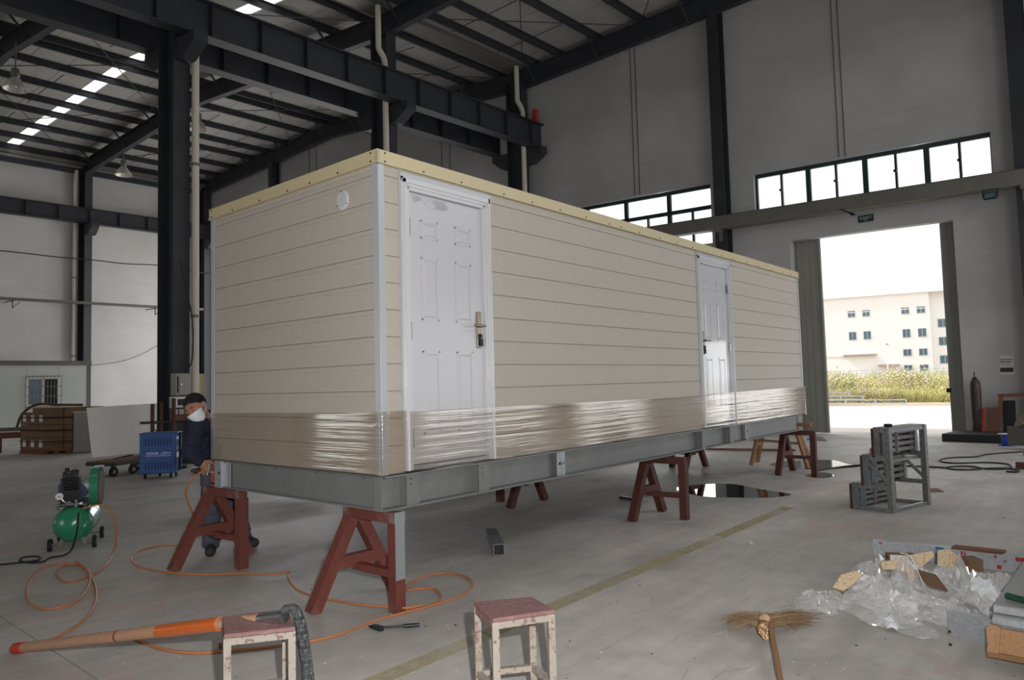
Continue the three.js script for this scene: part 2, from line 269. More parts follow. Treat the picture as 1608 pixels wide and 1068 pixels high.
// side and near walls
const wallLeft = structure('wall_left');
part('plaster', hexa([H(U0 - .25, VL, -0.01), H(UG + .26, VL, -0.01), H(UG + .26, VL + .25, -0.01), H(U0 - .25, VL + .25, -0.01)], [H(U0 - .25, VL, 11.68), H(UG + .26, VL, 11.68), H(UG + .26, VL + .25, 11.68), H(U0 - .25, VL + .25, 11.68)]), M.plaster, wallLeft);
const wallRight = structure('wall_right');
{
  const s = wallWithHoles([[U0 - 0.25, -0.001], [UG + 0.26, -0.001], [UG + 0.26, 12.08], [U0 - 0.25, 12.08]], [[5.6, 10.3, 0.9, 3.2], [11.8, 15.6, 0.02, 3.6], [-0.2, 4.9, 5.6, 8.4], [5.6, 10.3, 5.6, 8.4], [11.8, 15.6, 5.6, 8.4]], 0.25);
  s.applyMatrix4(new THREE.Matrix4().makeBasis(A, UP, B).setPosition(H(0, VR - 0.25, 0))); s.computeVertexNormals(); part('plaster', s, M.plaster, wallRight);
  let n = 6;
  for (const [a, b] of [[-0.2, 4.9], [5.6, 10.3], [11.8, 15.6]]) for (const [y0, y1] of a > 11 ? [[0.02, 3.6], [5.6, 8.4]] : a > 5 ? [[0.9, 3.2], [5.6, 8.4]] : [[5.6, 8.4]]) {
    const w = structure('window_' + n++), f = (u0, u1, c, d) => hexa([H(u0, VR - .15, c), H(u1, VR - .15, c), H(u1, VR - .09, c), H(u0, VR - .09, c)], [H(u0, VR - .15, d), H(u1, VR - .15, d), H(u1, VR - .09, d), H(u0, VR - .09, d)]);
    part('frame', [f(a, b, y0, y0 + .06), f(a, b, y1 - .06, y1), f(a, a + .06, y0, y1), f(b - .06, b, y0, y1), f((a + b) / 2 - .04, (a + b) / 2 + .04, y0, y1)], M.sash, w);
    const L = new THREE.RectAreaLight(SKY, SKYLEVEL, b - a, y1 - y0); L.name = 'daylight'; L.position.copy(H((a + b) / 2, VR - 0.27, (y0 + y1) / 2)); L.lookAt(H((a + b) / 2, VR + 5, (y0 + y1) / 2)); scene.add(L);
  }
}
const wallNear = structure('wall_near');
{
  const big = [[-1.0, 3.0, 0, 4.2], [20, 25, 0, 4.2]], pts = [[VR - 0.25, -0.001]];
  for (const g of big) pts.push([g[0], -0.001], [g[0], g[3]], [g[1], g[3]], [g[1], -0.001]);
  pts.push([VL + 0.25, -0.001], [VL, 11.68], [21.15, 12.52], [VC, 12.09], [2.65, 12.78], [VR - 0.25, 12.07]);
  part('plaster', inGable(wallWithHoles(pts, [], 0.25), U0 - 0.25), M.plaster, wallNear);
  for (const g of big) { const L = new THREE.RectAreaLight(SKY, SKYLEVEL, g[1] - g[0], g[3]); L.name = 'daylight'; L.position.copy(H(U0 - 0.27, (g[0] + g[1]) / 2, g[3] / 2 + 0.01)); L.lookAt(H(U0 + 5, (g[0] + g[1]) / 2, g[3] / 2)); scene.add(L); }
}

// roof: lining panels, outer sheet, skylight strips, purlins, rafters and braces
const ceiling = structure('ceiling');
const SLOPES = [[VR - 0.25, 2.65], [2.65, VC], [VC, 21.15], [21.15, VL + 0.25]], STRIPS = [[-8.6, -8.17], [-2.95, -2.52], [2.7, 3.13], [8.32, 8.75]];
{
  const cuts = [U0 - 0.25]; for (const [a, b] of STRIPS) { const last = cuts[cuts.length - 1], n = Math.max(1, Math.round((a - last) / 1.02)); for (let i = 1; i <= n; i++) cuts.push(last + (a - last) * i / n); cuts.push(b); }
  { const last = cuts[cuts.length - 1], n = 8; for (let i = 1; i <= n; i++) cuts.push(last + (UG + 0.26 - last) * i / n); }
  for (const [v0, v1] of SLOPES) {
    for (let i = 0; i + 1 < cuts.length; i++) {
      const strip = STRIPS.some((s) => Math.abs(s[0] - cuts[i]) < 1e-6);
      if (strip) part('skylight_panel', roofSlab(cuts[i] - 0.03, cuts[i + 1] + 0.03, v0, v1, 0.03, 0.036), M.fibreglass, ceiling);
      else part('roof_panel', roofSlab(cuts[i] + 0.008, cuts[i + 1] - 0.008, v0, v1, 0, 0.03), M.roofSheet, ceiling);
    }
    const ends = [U0 - 0.25, ...STRIPS.flat(), UG + 0.26];
    for (let i = 0; i < ends.length; i += 2) part('outer_sheet', roofSlab(ends[i], ends[i + 1], v0, v1, 0.05, 0.12), M.roofOuter, ceiling);
  }
  const PV = [30.2, 29.0, 27.7, 26.3, 25.25, 24.0, 22.55, 21.35, 20.8, 19.55, 18.15, 16.75, 15.35, 13.95, 12.6, 11.15, 10.25, 8.86, 7.4, 5.95, 4.5, 3.05, 2.2, 0.8, -0.6, -2, -3.4, -4.8, -6.2];
  for (const v of PV) part('purlin', [bar(P(U0, v, -0.1), P(UG, v, -0.1), 0.02, 0.2), bar(P(U0, v - 0.03, -0.012), P(UG, v - 0.03, -0.012), 0.07, 0.02), bar(P(U0, v + 0.03, -0.19), P(UG, v + 0.03, -0.19), 0.07, 0.02)], M.steelDark, ceiling);
  const FR = [[-6.2, 0.3], [-0.6, 0.3], [5.0, 0.4], [10.6, 0.45], [16.1, 0.05]];
  FR.forEach(([u, d], k) => {
    const at = (v) => u + (v > VC ? d * (v - VC) / 18.1 : 0), low = k === 4 ? 0.48 : 0.52;
    for (const [v0, v1] of [[VR, 2.65], [2.65, VC], [VC, 21.15], [21.15, VL - 0.1]]) part('rafter', iBeam(P(at(v0), v0, -low), P(at(v1), v1, -low), 0.6, 0.2, 0.014, 0.02), M.steelDark, ceiling);
    if (k > 1) PV.forEach((v, i) => { if (i % 2 && v > 2.7 && v < 29.5) part('fly_brace', bar(P(at(v) - 0.55, v, -0.2), P(at(v) - 0.03, v, -0.78), 0.05, 0.05), M.steelDark, ceiling); });
  });
  const X = (u0, v0, u1, v1) => part('brace_rod', rod(P(u0, v0, -0.32), P(u1, v1, -0.32), 0.014, 6), M.steelDark, ceiling);
  for (const [u0, u1] of [[5.1, 10.5], [10.7, 16.0]]) for (const [v0, v1] of [[12.2, 17.5], [17.5, 23.5], [23.5, 29.8], [2.8, 7.4], [7.4, 11.6]]) { X(u0, v0, u1, v1); X(u0, v1, u1, v0); }
  for (const u of [7.2, 12.4, 14.3]) for (const [v0, v1] of [[12.6, 15.35], [16.75, 19.55], [22.55, 25.25], [26.3, 29], [4.5, 7.4], [8.86, 11.15]]) X(u, v0, u, v1);
  part('valley_gutter', [bar(P(U0, VC, -0.08), P(UG, VC, -0.08), 0.55, 0.1)], M.lampBody, ceiling);
}
// columns with corbels, crane beams
const colGeo = (u, v, top, hgt, wid, up) => iBeam(H(u, v, 0), H(u, v, top), hgt, wid, 0.014, 0.02, up);
function corbel(u, dir, y, reach, v) { const g = flat(prism([[0, y], [reach, y], [reach, y - 0.2], [0.28, y - 0.48], [0, y - 0.48]], 0.3)); g.scale(dir, 1, 1).translate(v + dir * 0.3, 0, -0.15); const o = inGable(g, u); o.computeVertexNormals(); if (dir < 0) { const p = o.attributes.position.array; for (let i = 0; i < p.length; i += 9) for (let k = 0; k < 3; k++) { const t = p[i + 3 + k]; p[i + 3 + k] = p[i + 6 + k]; p[i + 6 + k] = t; } o.computeVertexNormals(); } return o; }
for (const u of [-6.2, -0.6, 5.0, 10.62, 16.02]) {
  const c = structure('column'); part('shaft', colGeo(u, VC, 11.5, 0.6, 0.38, B), M.steelDark, c);
  part('corbel', corbel(u, -1, 9.15, 0.72, VC), M.steelDark, c); part('corbel', corbel(u, 1, 9.15, 0.62, VC), M.steelDark, c);
  part('base_plate', bar(H(u, VC - 0.4, 0.015), H(u, VC + 0.4, 0.015), 0.5, 0.03), M.steelDark, c);
}
for (const u of [-6.0, -0.2, 5.4, 11.1, 16.12]) {
  const c = structure('column'); part('shaft', colGeo(u, 30.05, 11.2, 0.55, 0.3, B), M.steelDark, c);
  part('corbel', corbel(u, -1, 8.7, 0.55, 30.05), M.steelDark, c);
}
for (const v of [-1.58, 5.22, 18.5, 24.8]) { const c = structure('column'); part('shaft', colGeo(16.12, v, roofY(v) - 0.75, 0.34, 0.33, A), M.steelDark, c); }
for (const u of [-6, -0.3, 5.3, 10.9]) { const c = structure('column'); part('shaft', colGeo(u, VR + 0.3, 11.3, 0.5, 0.3, B), M.steelDark, c); }
const rustRail = std(0x4c352b, 0.6, 0.3);
function craneBeam(v, y0, y1, u1, wid, out) {
  const c = structure('crane_beam'); part('girder', iBeam(H(U0, v, (y0 + y1) / 2), H(u1, v, (y0 + y1) / 2), y1 - y0, wid, 0.014, 0.022), M.steelDark, c);
  part('rail', bar(H(U0, v, y1 + 0.03), H(u1, v, y1 + 0.03), 0.06, 0.06), rustRail, c);
  for (let u = 4.2; u < u1; u += 1.15) for (const s of out) part('stiffener', bar(H(u, v + s * 0.015, (y0 + y1) / 2), H(u, v + s * (wid / 2 - 0.02), (y0 + y1) / 2), 0.014, y1 - y0 - 0.06), M.steelDark, c);
  return c;
}
craneBeam(11.2, 9.17, 9.97, 16.3, 0.34, [-1]); craneBeam(12.68, 9.17, 9.97, 16.1, 0.34, [-1]); craneBeam(29.75, 8.72, 9.33, 16.2, 0.28, [-1]); craneBeam(VR + 0.75, 9.17, 9.97, 16.2, 0.3, []);
single('crane_stop', [rb(0.16, 0.42, 0.16, 0.02, ...H(16.05, 11.2, 10.24).toArray()), bx(0.22, 0.08, 0.2, ...H(16.05, 11.2, 10.04).toArray())], std(0xb33a24, 0.5), 'small red buffer block on the very end of the overhead crane beam', 'buffer');
// eaves beam, gantry rail and wall tray
{ const b = structure('beam'); part('eaves_beam', bar(H(U0, 30.2, 11.02), H(UG, 30.2, 11.02), 0.16, 0.2), M.steelDark, b); part('gutter', bar(H(U0, 30.1, 11.32), H(UG, 30.1, 11.32), 0.2, 0.14), M.lampBody, b); }
{ const b = structure('beam'); part('channel', [gbox(-6, 11.4, 5.6, 5.94, -0.62, -0.6), gbox(-6, 11.4, 5.58, 5.6, -0.62, -0.3), gbox(-6, 11.4, 5.92, 5.94, -0.62, -0.3)], M.gantry, b);
  for (const v of [-1.58, 5.22, 10.9]) part('bracket', [gbox(v - 0.06, v + 0.06, 5.5, 5.58, -0.6, -0.3), gbox(v - 0.05, v + 0.05, 5.25, 5.5, -0.42, -0.3)], M.gantry, b); }
{ const t = thing('cable_tray', 'long grey cable tray on small brackets along the white side wall', 'cable tray', [0, 0, 0]);
  part('tray', [bar(H(U0 + 0.2, 29.6, 5.33), H(15.8, 29.6, 5.33), 0.2, 0.1)], M.gantry, t);
  for (const u of [2.5, 5.8, 8.4, 13.7, 15.4]) part('bracket', [bar(H(u, 30.38, 5.26), H(u, 29.5, 5.26), 0.03, 0.03), bar(H(u, 29.6, 4.96), H(u, 29.6, 5.26), 0.03, 0.03), bar(H(u, 29.6, 4.98), H(u + 0.24, 29.6, 5.24), 0.02, 0.02)], M.black, t); }
single('wall_cable', tube([[2, 7.25], [5.5, 7.12], [8.2, 7.19], [10, 7.15], [11.2, 7.17], [12.4, 7.14], [13.4, 7.2], [14.4, 7.22], [15.8, 7.05], [16.2, 7.1]].map(([u, y]) => H(u, 29.6, y)), 0.022), M.cable, 'thin black cable strung sagging along the white side wall', 'cable');
single('wall_cable', tube([[11.1, 2.7], [13.0, 3.05], [16, 4.9]].map(([u, y]) => H(u, 30.2, y)), 0.012), M.cable, 'thin dark cable slanting up the white wall beside the office cabin roof', 'cable');
// downpipes
function downpipe(u, v, du, dv, yElbow, top, r, label) {
  const t = thing('downpipe', label, 'pipe', [0, 0, 0], 0, 'rainwater downpipes');
  part('pipe', [tube([H(u, v, 0.05), H(u, v, yElbow * 0.5), H(u, v, yElbow - 0.02)], r, 4, 14), tube([H(u, v, yElbow - 0.06), H(u, v, yElbow), H(u + du * 0.25, v + dv * 0.25, yElbow + 0.16), H(u + du, v + dv, yElbow + 0.42), H(u + du, v + dv, yElbow + 0.5), H(u + du, v + dv, top)], r, 5, 14)], M.pvc, t);
  for (const y of [3.1, 6.4]) part('pipe_clip', rod(H(u, v, y), H(u, v, y + 0.06), r * 1.18, 14), M.lampBody, t);
}
downpipe(5.23, 11.49, -0.08, 0.1, 10.2, 11.9, 0.08, 'white plastic downpipe on the dark column behind the masked man');
downpipe(10.31, 11.49, -0.1, 0.12, 10.3, 11.9, 0.08, 'white plastic downpipe rising above the near corner of the cabin');
downpipe(15.8, 11.49, -0.1, 0.12, 10.35, 11.9, 0.08, 'white plastic downpipe on the dark column at the end of the crane beams');
downpipe(10.72, 30.1, 0.05, 0, 10.5, 11.0, 0.075, 'cream downpipe on the white side wall above the office cabin');
downpipe(15.72, 30.1, 0.05, 0, 10.5, 11.0, 0.075, 'cream downpipe in the far wall corner above the cream door');
// high-bay lamps
function highBay(u, v, y, label, up) {
  const t = thing('pendant_lamp', label, 'lamp', H(u, v, y).toArray(), 0, 'high-bay lamps');
  part('reflector', lathe([[0.09, 0.34], [0.14, 0.3], [0.24, 0.16], [0.3, 0.03], [0.31, 0], [0.29, 0.01], [0.22, 0.15], [0.12, 0.29], [0.02, 0.32]], 28), M.lampShade, t);
  part('ballast', [lathe([[0, 0.62], [0.1, 0.6], [0.12, 0.46], [0.1, 0.34], [0, 0.33]], 20), rod(V(0, 0.6, 0), V(0, up - y, 0), 0.02)], M.lampBody, t);
  part('bulb', lathe([[0, 0.06], [0.05, 0.09], [0.06, 0.16], [0.03, 0.3], [0, 0.31]], 14), std(0xdadada, 0.3), t);
}
highBay(5.0, 20.1, 10.28, 'grey bell-shaped high-bay lamp under the rafter beside the skylight strip', 11.68);
highBay(10.75, 21.1, 10.72, 'grey bell-shaped high-bay lamp half hidden behind the thick dark column', 11.66);
highBay(10.85, 26.4, 10.12, 'grey bell-shaped high-bay lamp low by the top of the side wall column', 11.22);
// signs and small fittings on the far wall
function canvasTex(w, h, draw) { const c = document.createElement('canvas'); c.width = w; c.height = h; draw(c.getContext('2d'), w, h); const t = new THREE.CanvasTexture(c); t.colorSpace = THREE.SRGBColorSpace; return t; }
function printed(w, h, m) { const g = new THREE.PlaneGeometry(w, h); return [g, m]; }
{
  const t = thing('exit_sign', 'dark green exit sign with white lettering above the gate', 'sign', H(UG - 0.03, 1.73, 5.42).toArray(), ANG_A - Math.PI / 2);
  part('box', rb(0.36, 0.17, 0.04, 0.008), std(0x17382e, 0.5), t);
  const face = canvasTex(256, 120, (x, w, h) => {
    x.fillStyle = '#153229'; x.fillRect(0, 0, w, h); x.strokeStyle = '#d9e6df'; x.lineWidth = 5; x.lineCap = 'round';
    const L = (...p) => { x.beginPath(); x.moveTo(p[0], p[1]); for (let i = 2; i < p.length; i += 2) x.lineTo(p[i], p[i + 1]); x.stroke(); };
    L(46, 18, 46, 24); L(26, 36, 26, 27, 68, 27, 68, 36); L(24, 46, 70, 46); L(44, 34, 34, 58, 62, 72); L(60, 40, 48, 64, 28, 72);                 // 安
    L(102, 18, 80, 40); L(102, 18, 124, 40); L(88, 44, 116, 44); L(90, 57, 114, 57); L(80, 71, 124, 71); L(102, 44, 102, 71);                      // 全
    L(156, 16, 156, 70); L(138, 24, 138, 42, 174, 42, 174, 24); L(134, 48, 134, 70, 178, 70, 178, 48);                                            // 出
    L(192, 24, 232, 24, 232, 68, 192, 68, 192, 24);                                                                                               // 口
    x.fillStyle = '#cfe0d8'; x.font = 'bold 26px sans-serif'; x.textAlign = 'center'; x.fillText('EXIT', 128, 106);
  });
  const f = new THREE.Mesh(new THREE.PlaneGeometry(0.34, 0.155).translate(0, 0, 0.0215), std(0xffffff, 0.5, 0, { map: face })); f.name = numbered('lettering'); t.add(f);
  t.rotation.y = Math.atan2(-A.x, -A.z);
}
{
  const t = thing('notice_board', 'white paper notice with black bars on the wall right of the gas cylinder', 'notice', H(UG - 0.012, -0.955, 1.64).toArray(), Math.atan2(-A.x, -A.z));
  part('backing', bx(0.3, 0.44, 0.012), M.paper, t);
  const face = canvasTex(128, 192, (x, w, h) => { x.fillStyle = '#c9c9c6'; x.fillRect(0, 0, w, h); x.fillStyle = '#3a3a3c'; x.fillRect(6, 38, 112, 7); x.fillRect(14, 122, 106, 42); x.fillStyle = '#55565a'; for (const [a, b] of [[20, 28], [50, 12], [70, 36]]) x.fillRect(a, 58, b, 12); x.fillStyle = '#8d8d8f'; x.fillRect(30, 80, 64, 3); x.fillRect(22, 92, 84, 3); });
  const f = new THREE.Mesh(new THREE.PlaneGeometry(0.3, 0.44).translate(0, 0, 0.007), std(0xffffff, 0.7, 0, { map: face })); f.name = numbered('print'); t.add(f);
}
{ const t = thing('wall_lamp', 'small dark floodlight hung under the grey beam near the right column', 'lamp', H(15.7, -0.98, 5.42).toArray(), Math.atan2(-A.x, -A.z));
  part('housing', rb(0.26, 0.15, 0.12, 0.02), M.black, t); part('yoke', [bx(0.02, 0.16, 0.04, -0.14, 0.06, 0), bx(0.02, 0.16, 0.04, 0.14, 0.06, 0), bx(0.3, 0.02, 0.04, 0, 0.135, 0)], M.darkMetal, t); part('glass', bx(0.2, 0.1, 0.01, 0, 0, 0.062), M.winBlue, t); }
{ const t = thing('wall_lamp', 'thin dark lamp bracket jutting below the grey beam above the exit sign', 'lamp', H(15.7, 1.98, 5.5).toArray(), Math.atan2(-A.x, -A.z));
  part('arm', rod(V(-0.12, 0.12, 0), V(0.16, -0.06, 0.05), 0.02), M.darkMetal, t); part('head', rod(V(0.12, -0.04, 0.04), V(0.22, -0.1, 0.07), 0.035), M.black, t); }
// ------------------------------------------------------------------ the portable cabin
const CL = 8.54, CW = 2.4, Y0 = 0.9135, Y1 = 3.0885;
const cabin = thing('portable_cabin', 'long beige portable cabin with two white doors raised on trestles', 'cabin');
{
  part('core', [bx(CL - 0.06, Y1 - Y0, CW - 0.06, CL / 2, (Y0 + Y1) / 2, -CW / 2)], M.sidingCore, cabin);
  const rows = [Y1]; for (let y = 3.0145; y > Y0 + 0.05; y -= 0.1905) rows.push(y); rows.push(Y0);
  // one siding board: flat face with a rolled step along its upper edge and a narrow open joint below
  const board = (len, y0, y1) => { const d = 0.032, h = y1 - y0; return prism([[0, 0.0015], [d - 0.003, 0.0015], [d, 0.004], [d, h - 0.04], [d - 0.0025, h - 0.032], [d - 0.0025, h - 0.012], [d - 0.001, h - 0.006], [d - 0.004, h - 0.001], [0, h - 0.001]], len); };
  const D1 = [0.2, 1.145], D2 = [4.91, 5.87];
  for (let i = 0; i + 1 < rows.length; i++) {
    const y1 = rows[i], y0 = rows[i + 1];
    for (const [a, b] of [[0.047, D1[0]], [D1[1], D2[0]], [D2[1], CL - 0.05]]) {   // long side, looking to +z
      const g = board(b - a - 0.004, y0, y1); g.applyMatrix4(new THREE.Matrix4().makeBasis(V(0, 0, 1), V(0, 1, 0), V(-1, 0, 0)).setPosition(b - 0.002, y0, -0.032)); part('siding_board', g, M.siding, cabin);
    }
    const g = board(CW - 0.11, y0, y1); g.applyMatrix4(new THREE.Matrix4().makeBasis(V(-1, 0, 0), V(0, 1, 0), V(0, 0, -1)).setPosition(0.032, y0, -0.055)); part('siding_board', g, M.siding, cabin);
  }
  for (const [a, b] of [D1, D2]) part('siding_board', bx(b - a + 0.03, 0.03, 0.03, (a + b) / 2, Y1 - 0.014, -0.016), M.siding, cabin);
  part('far_cladding', [bx(CL - 0.02, Y1 - Y0, 0.03, CL / 2, (Y0 + Y1) / 2, -CW + 0.015), bx(0.03, Y1 - Y0, CW - 0.06, CL - 0.015, (Y0 + Y1) / 2, -CW / 2)], M.siding, cabin);
  const cornerGeo = (x, z, sx, sz) => [bx(0.05, Y1 - Y0, 0.006, x + sx * 0.025, (Y0 + Y1) / 2, z), bx(0.006, Y1 - Y0, 0.06, x, (Y0 + Y1) / 2, z + sz * 0.03)];
  for (const [x, z, sx, sz] of [[0, 0.003, 1, -1], [CL, 0.003, -1, -1], [0, -CW, 1, 1], [CL, -CW, -1, 1]]) part('corner_trim', cornerGeo(x, z, sx, sz), M.aluWhite, cabin);
  // cream roof edging, a folded sheet on each side
  const T = 0.096, o = 0.014;
  part('roof_edging', [bx(CL + 2 * o, T, 0.02, CL / 2, Y1 + T / 2, o - 0.01), bx(CL + 2 * o, 0.006, 0.1, CL / 2, Y1 + T, -0.035), bx(CL + 2 * o, 0.006, 0.012, CL / 2, Y1 + 0.003, o + 0.004)], M.cream, cabin);
  part('roof_edging', [bx(0.02, T, CW + 2 * o, -o + 0.01, Y1 + T / 2, -CW / 2), bx(0.1, 0.006, CW + 2 * o, 0.035, Y1 + T, -CW / 2), bx(0.012, 0.006, CW + 2 * o, -o - 0.004, Y1 + 0.003, -CW / 2)], M.cream, cabin);
  part('roof_edging', [bx(CL + 2 * o, T, 0.02, CL / 2, Y1 + T / 2, -CW - o + 0.01)], M.cream, cabin);
  part('roof_edging', [bx(0.02, T, CW + 2 * o, CL + o - 0.01, Y1 + T / 2, -CW / 2)], M.cream, cabin);
  part('roof_skin', bx(CL - 0.05, 0.03, CW - 0.05, CL / 2, Y1 + 0.07, -CW / 2), M.roofOuter, cabin);
  const head = join(new THREE.CylinderGeometry(0.0065, 0.0065, 0.007, 10)); head.userData.done = true;
  const screw = (x, y, z, end) => { const m = part('screw', head, M.screw, cabin); m.position.set(x, y, z); if (end) m.rotation.z = Math.PI / 2; else m.rotation.x = Math.PI / 2; };
  for (const x of [0.42, 0.82, 1.33, 1.71, 2.12, 2.54, 2.96, 3.18, 3.55, 4.0, 4.4, 4.8, 5.2, 5.62, 6.0, 6.45, 6.9, 7.35, 7.8, 8.2]) screw(x, 3.112, o + 0.004);
  for (const z of [-0.44, -0.8, -1.11, -1.53, -1.98]) screw(-o - 0.004, 3.108, z, true);
  for (const y of [3.108, 3.168]) { screw(0.055, y, o + 0.004); screw(-o - 0.004, y, -0.055, true); screw(-o - 0.004, y, -2.36, true); screw(8.5, y, o + 0.004); }
}
// doors in the long side
function cabinDoor(x0, x1, hingeLeft, label, skin) {
  const d = new THREE.Group(); d.name = numbered('door'); d.userData.label = label; cabin.add(d);
  const yT = 3.035, yB = Y0 + 0.012, w = x1 - x0, f = 0.075, fr = [];
  const piece = (xa, xb, ya, yb, z0, z1) => bx(xb - xa, yb - ya, z1 - z0, (xa + xb) / 2, (ya + yb) / 2, (z0 + z1) / 2);
  for (const [in0, in1, z] of [[0, 0.016, 0.02], [0.014, 0.03, 0.034], [0.03, 0.052, 0.024], [0.05, f, 0.013]]) { // stepped architrave
    fr.push(piece(x0 + in0, x0 + in1, yB, yT - in0, -0.03, z), piece(x1 - in1, x1 - in0, yB, yT - in0, -0.03, z), piece(x0 + in0, x1 - in0, yT - in1 - 0.012, yT - in0, -0.03, z));
  }
  part('architrave', fr, M.trimWhite, d);
  part('drip_channel', [piece(x0 - 0.012, x1 + 0.012, yT, yT + 0.03, -0.02, 0.022), piece(x0 - 0.014, x0, yB, yT + 0.03, -0.02, 0.012), piece(x1, x1 + 0.014, yB, yT + 0.03, -0.02, 0.012)], M.aluWhite, d);
  const lx0 = x0 + f, lx1 = x1 - f, lw = lx1 - lx0, ly1 = yT - f - 0.016, ly0 = yB + 0.035, zf = -0.018;
  // leaf: a slab with six pressed panels
  part('leaf', piece(lx0 + 0.003, lx1 - 0.003, ly0, ly1, -0.05, zf), skin, d);
  part('threshold', piece(lx0, lx1, yB, yB + 0.03, -0.05, 0.012), M.galv, d);
  const cols = [[0.165, 0.385], [0.615, 0.835]], rowsY = [[2.612, 2.752], [2.004, 2.474], [1.168, 1.776]];
  for (const [a, b] of cols) for (const [c, e] of rowsY) {
    const xa = lx0 + a * lw, xb = lx0 + b * lw, r = 0.014, z1 = zf + 0.0045;
    const bead = [piece(xa, xb, e - r, e, zf, z1), piece(xa, xb, c, c + r, zf, z1), piece(xa, xa + r, c, e, zf, z1), piece(xb - r, xb, c, e, zf, z1)];
    const s = new THREE.Shape([[xa + 0.034, c + 0.034], [xb - 0.034, c + 0.034], [xb - 0.034, e - 0.034], [xa + 0.034, e - 0.034]].map((p) => new THREE.Vector2(...p)));
    bead.push(new THREE.ExtrudeGeometry(s, { depth: 0.001, bevelEnabled: true, bevelSize: 0.012, bevelThickness: 0.006, bevelSegments: 1 }).translate(0, 0, zf));
    part('raised_panel', bead, skin, d);
  }
  const hx = hingeLeft ? lx0 + 0.004 : lx1 - 0.004;
  for (const y of [2.68, 1.92, 1.15]) { const h = part('hinge', [rod(V(hx, y - 0.055, 0.004), V(hx, y + 0.055, 0.004), 0.0085, 10), new THREE.SphereGeometry(0.0095, 10, 8).translate(hx, y + 0.057, 0.004), new THREE.SphereGeometry(0.0095, 10, 8).translate(hx, y - 0.057, 0.004), bx(0.024, 0.1, 0.006, hx, y, -0.008)], M.chrome, d); h.castShadow = true; }
  const kx = hingeLeft ? lx1 - 0.06 : lx0 + 0.06, s = hingeLeft ? -1 : 1, plate = std(0x857d70, 0.25, 0.9);
  const k = part('lock_plate', [rb(0.05, 0.29, 0.016, 0.007, kx, 1.955, zf + 0.008)], plate, d);
  part('handle', [rod(V(kx, 1.985, zf), V(kx, 1.985, zf + 0.06), 0.011, 10), rb(0.115, 0.022, 0.018, 0.008, kx + s * 0.045, 1.985, zf + 0.06), rb(0.02, 0.014, 0.018, 0.006, kx - s * 0.02, 1.985, zf + 0.06)], plate, k);
  part('key_cover', [lathe([[0, 0.02], [0.017, 0.017], [0.02, 0], [0, 0]], 16).rotateX(Math.PI / 2).translate(kx, 1.905, zf + 0.015), rb(0.03, 0.062, 0.012, 0.006, kx + 0.012, 1.855, zf + 0.026)], M.darkMetal, k);
  return d;
}
const door1 = cabinDoor(0.2, 1.145, true, 'white six-panel door nearest the cabin corner, hinged on its left side', M.doorFoil);
const door2 = cabinDoor(4.91, 5.87, false, 'white six-panel door far along the cabin side, glossy with reflected light', M.doorWhite);
{ // torn protective foil at the head of the first door
  const clearFoil = phys(0xf0f0f2, 0.15, { transmission: 0.8, thickness: 0, side: THREE.DoubleSide }), g = new THREE.PlaneGeometry(0.4, 0.12, 14, 4), p = g.attributes.position; for (let i = 0; i < p.count; i++) { const x = p.getX(i), y = p.getY(i), t = sat((0.06 - y) / 0.12); p.setXYZ(i, x, 0.06 - t * (0.03 + 0.05 * Math.abs(Math.sin(x * 9 + 1))) , 0.004 + t * (0.012 + 0.012 * Math.sin(x * 23))); }
  g.computeVertexNormals(); part('protective_foil', g.translate(0.52, 2.87, -0.016), clearFoil, door1);
}
{ // round louvred vent
  const v = new THREE.Group(); v.name = numbered('vent'); v.userData.label = 'round white louvred vent'; cabin.add(v); v.position.set(-0.002, 2.897, -0.4); v.rotation.y = -Math.PI / 2;
  part('rim', [new THREE.TorusGeometry(0.062, 0.011, 10, 32), lathe([[0.052, 0], [0.075, 0.002], [0.075, 0.006], [0.052, 0.012]], 32).rotateX(Math.PI / 2)], M.trimWhite, v);
  for (let i = -3; i <= 3; i++) { const w = 2 * Math.sqrt(0.053 ** 2 - (i * 0.0145) ** 2); part('louvre', bx(w, 0.011, 0.004, 0, i * 0.0145, 0.008, 0.6), M.trimWhite, v); }
  part('mesh_backing', new THREE.CircleGeometry(0.055, 24).translate(0, 0, 0.002), std(0x8b8b90, 0.8), v);
  for (const a of [90, 210, 330]) part('screw', new THREE.SphereGeometry(0.005, 8, 6).translate(0.066 * Math.cos(R(a)), 0.066 * Math.sin(R(a)), 0.012), M.screw, v);
}
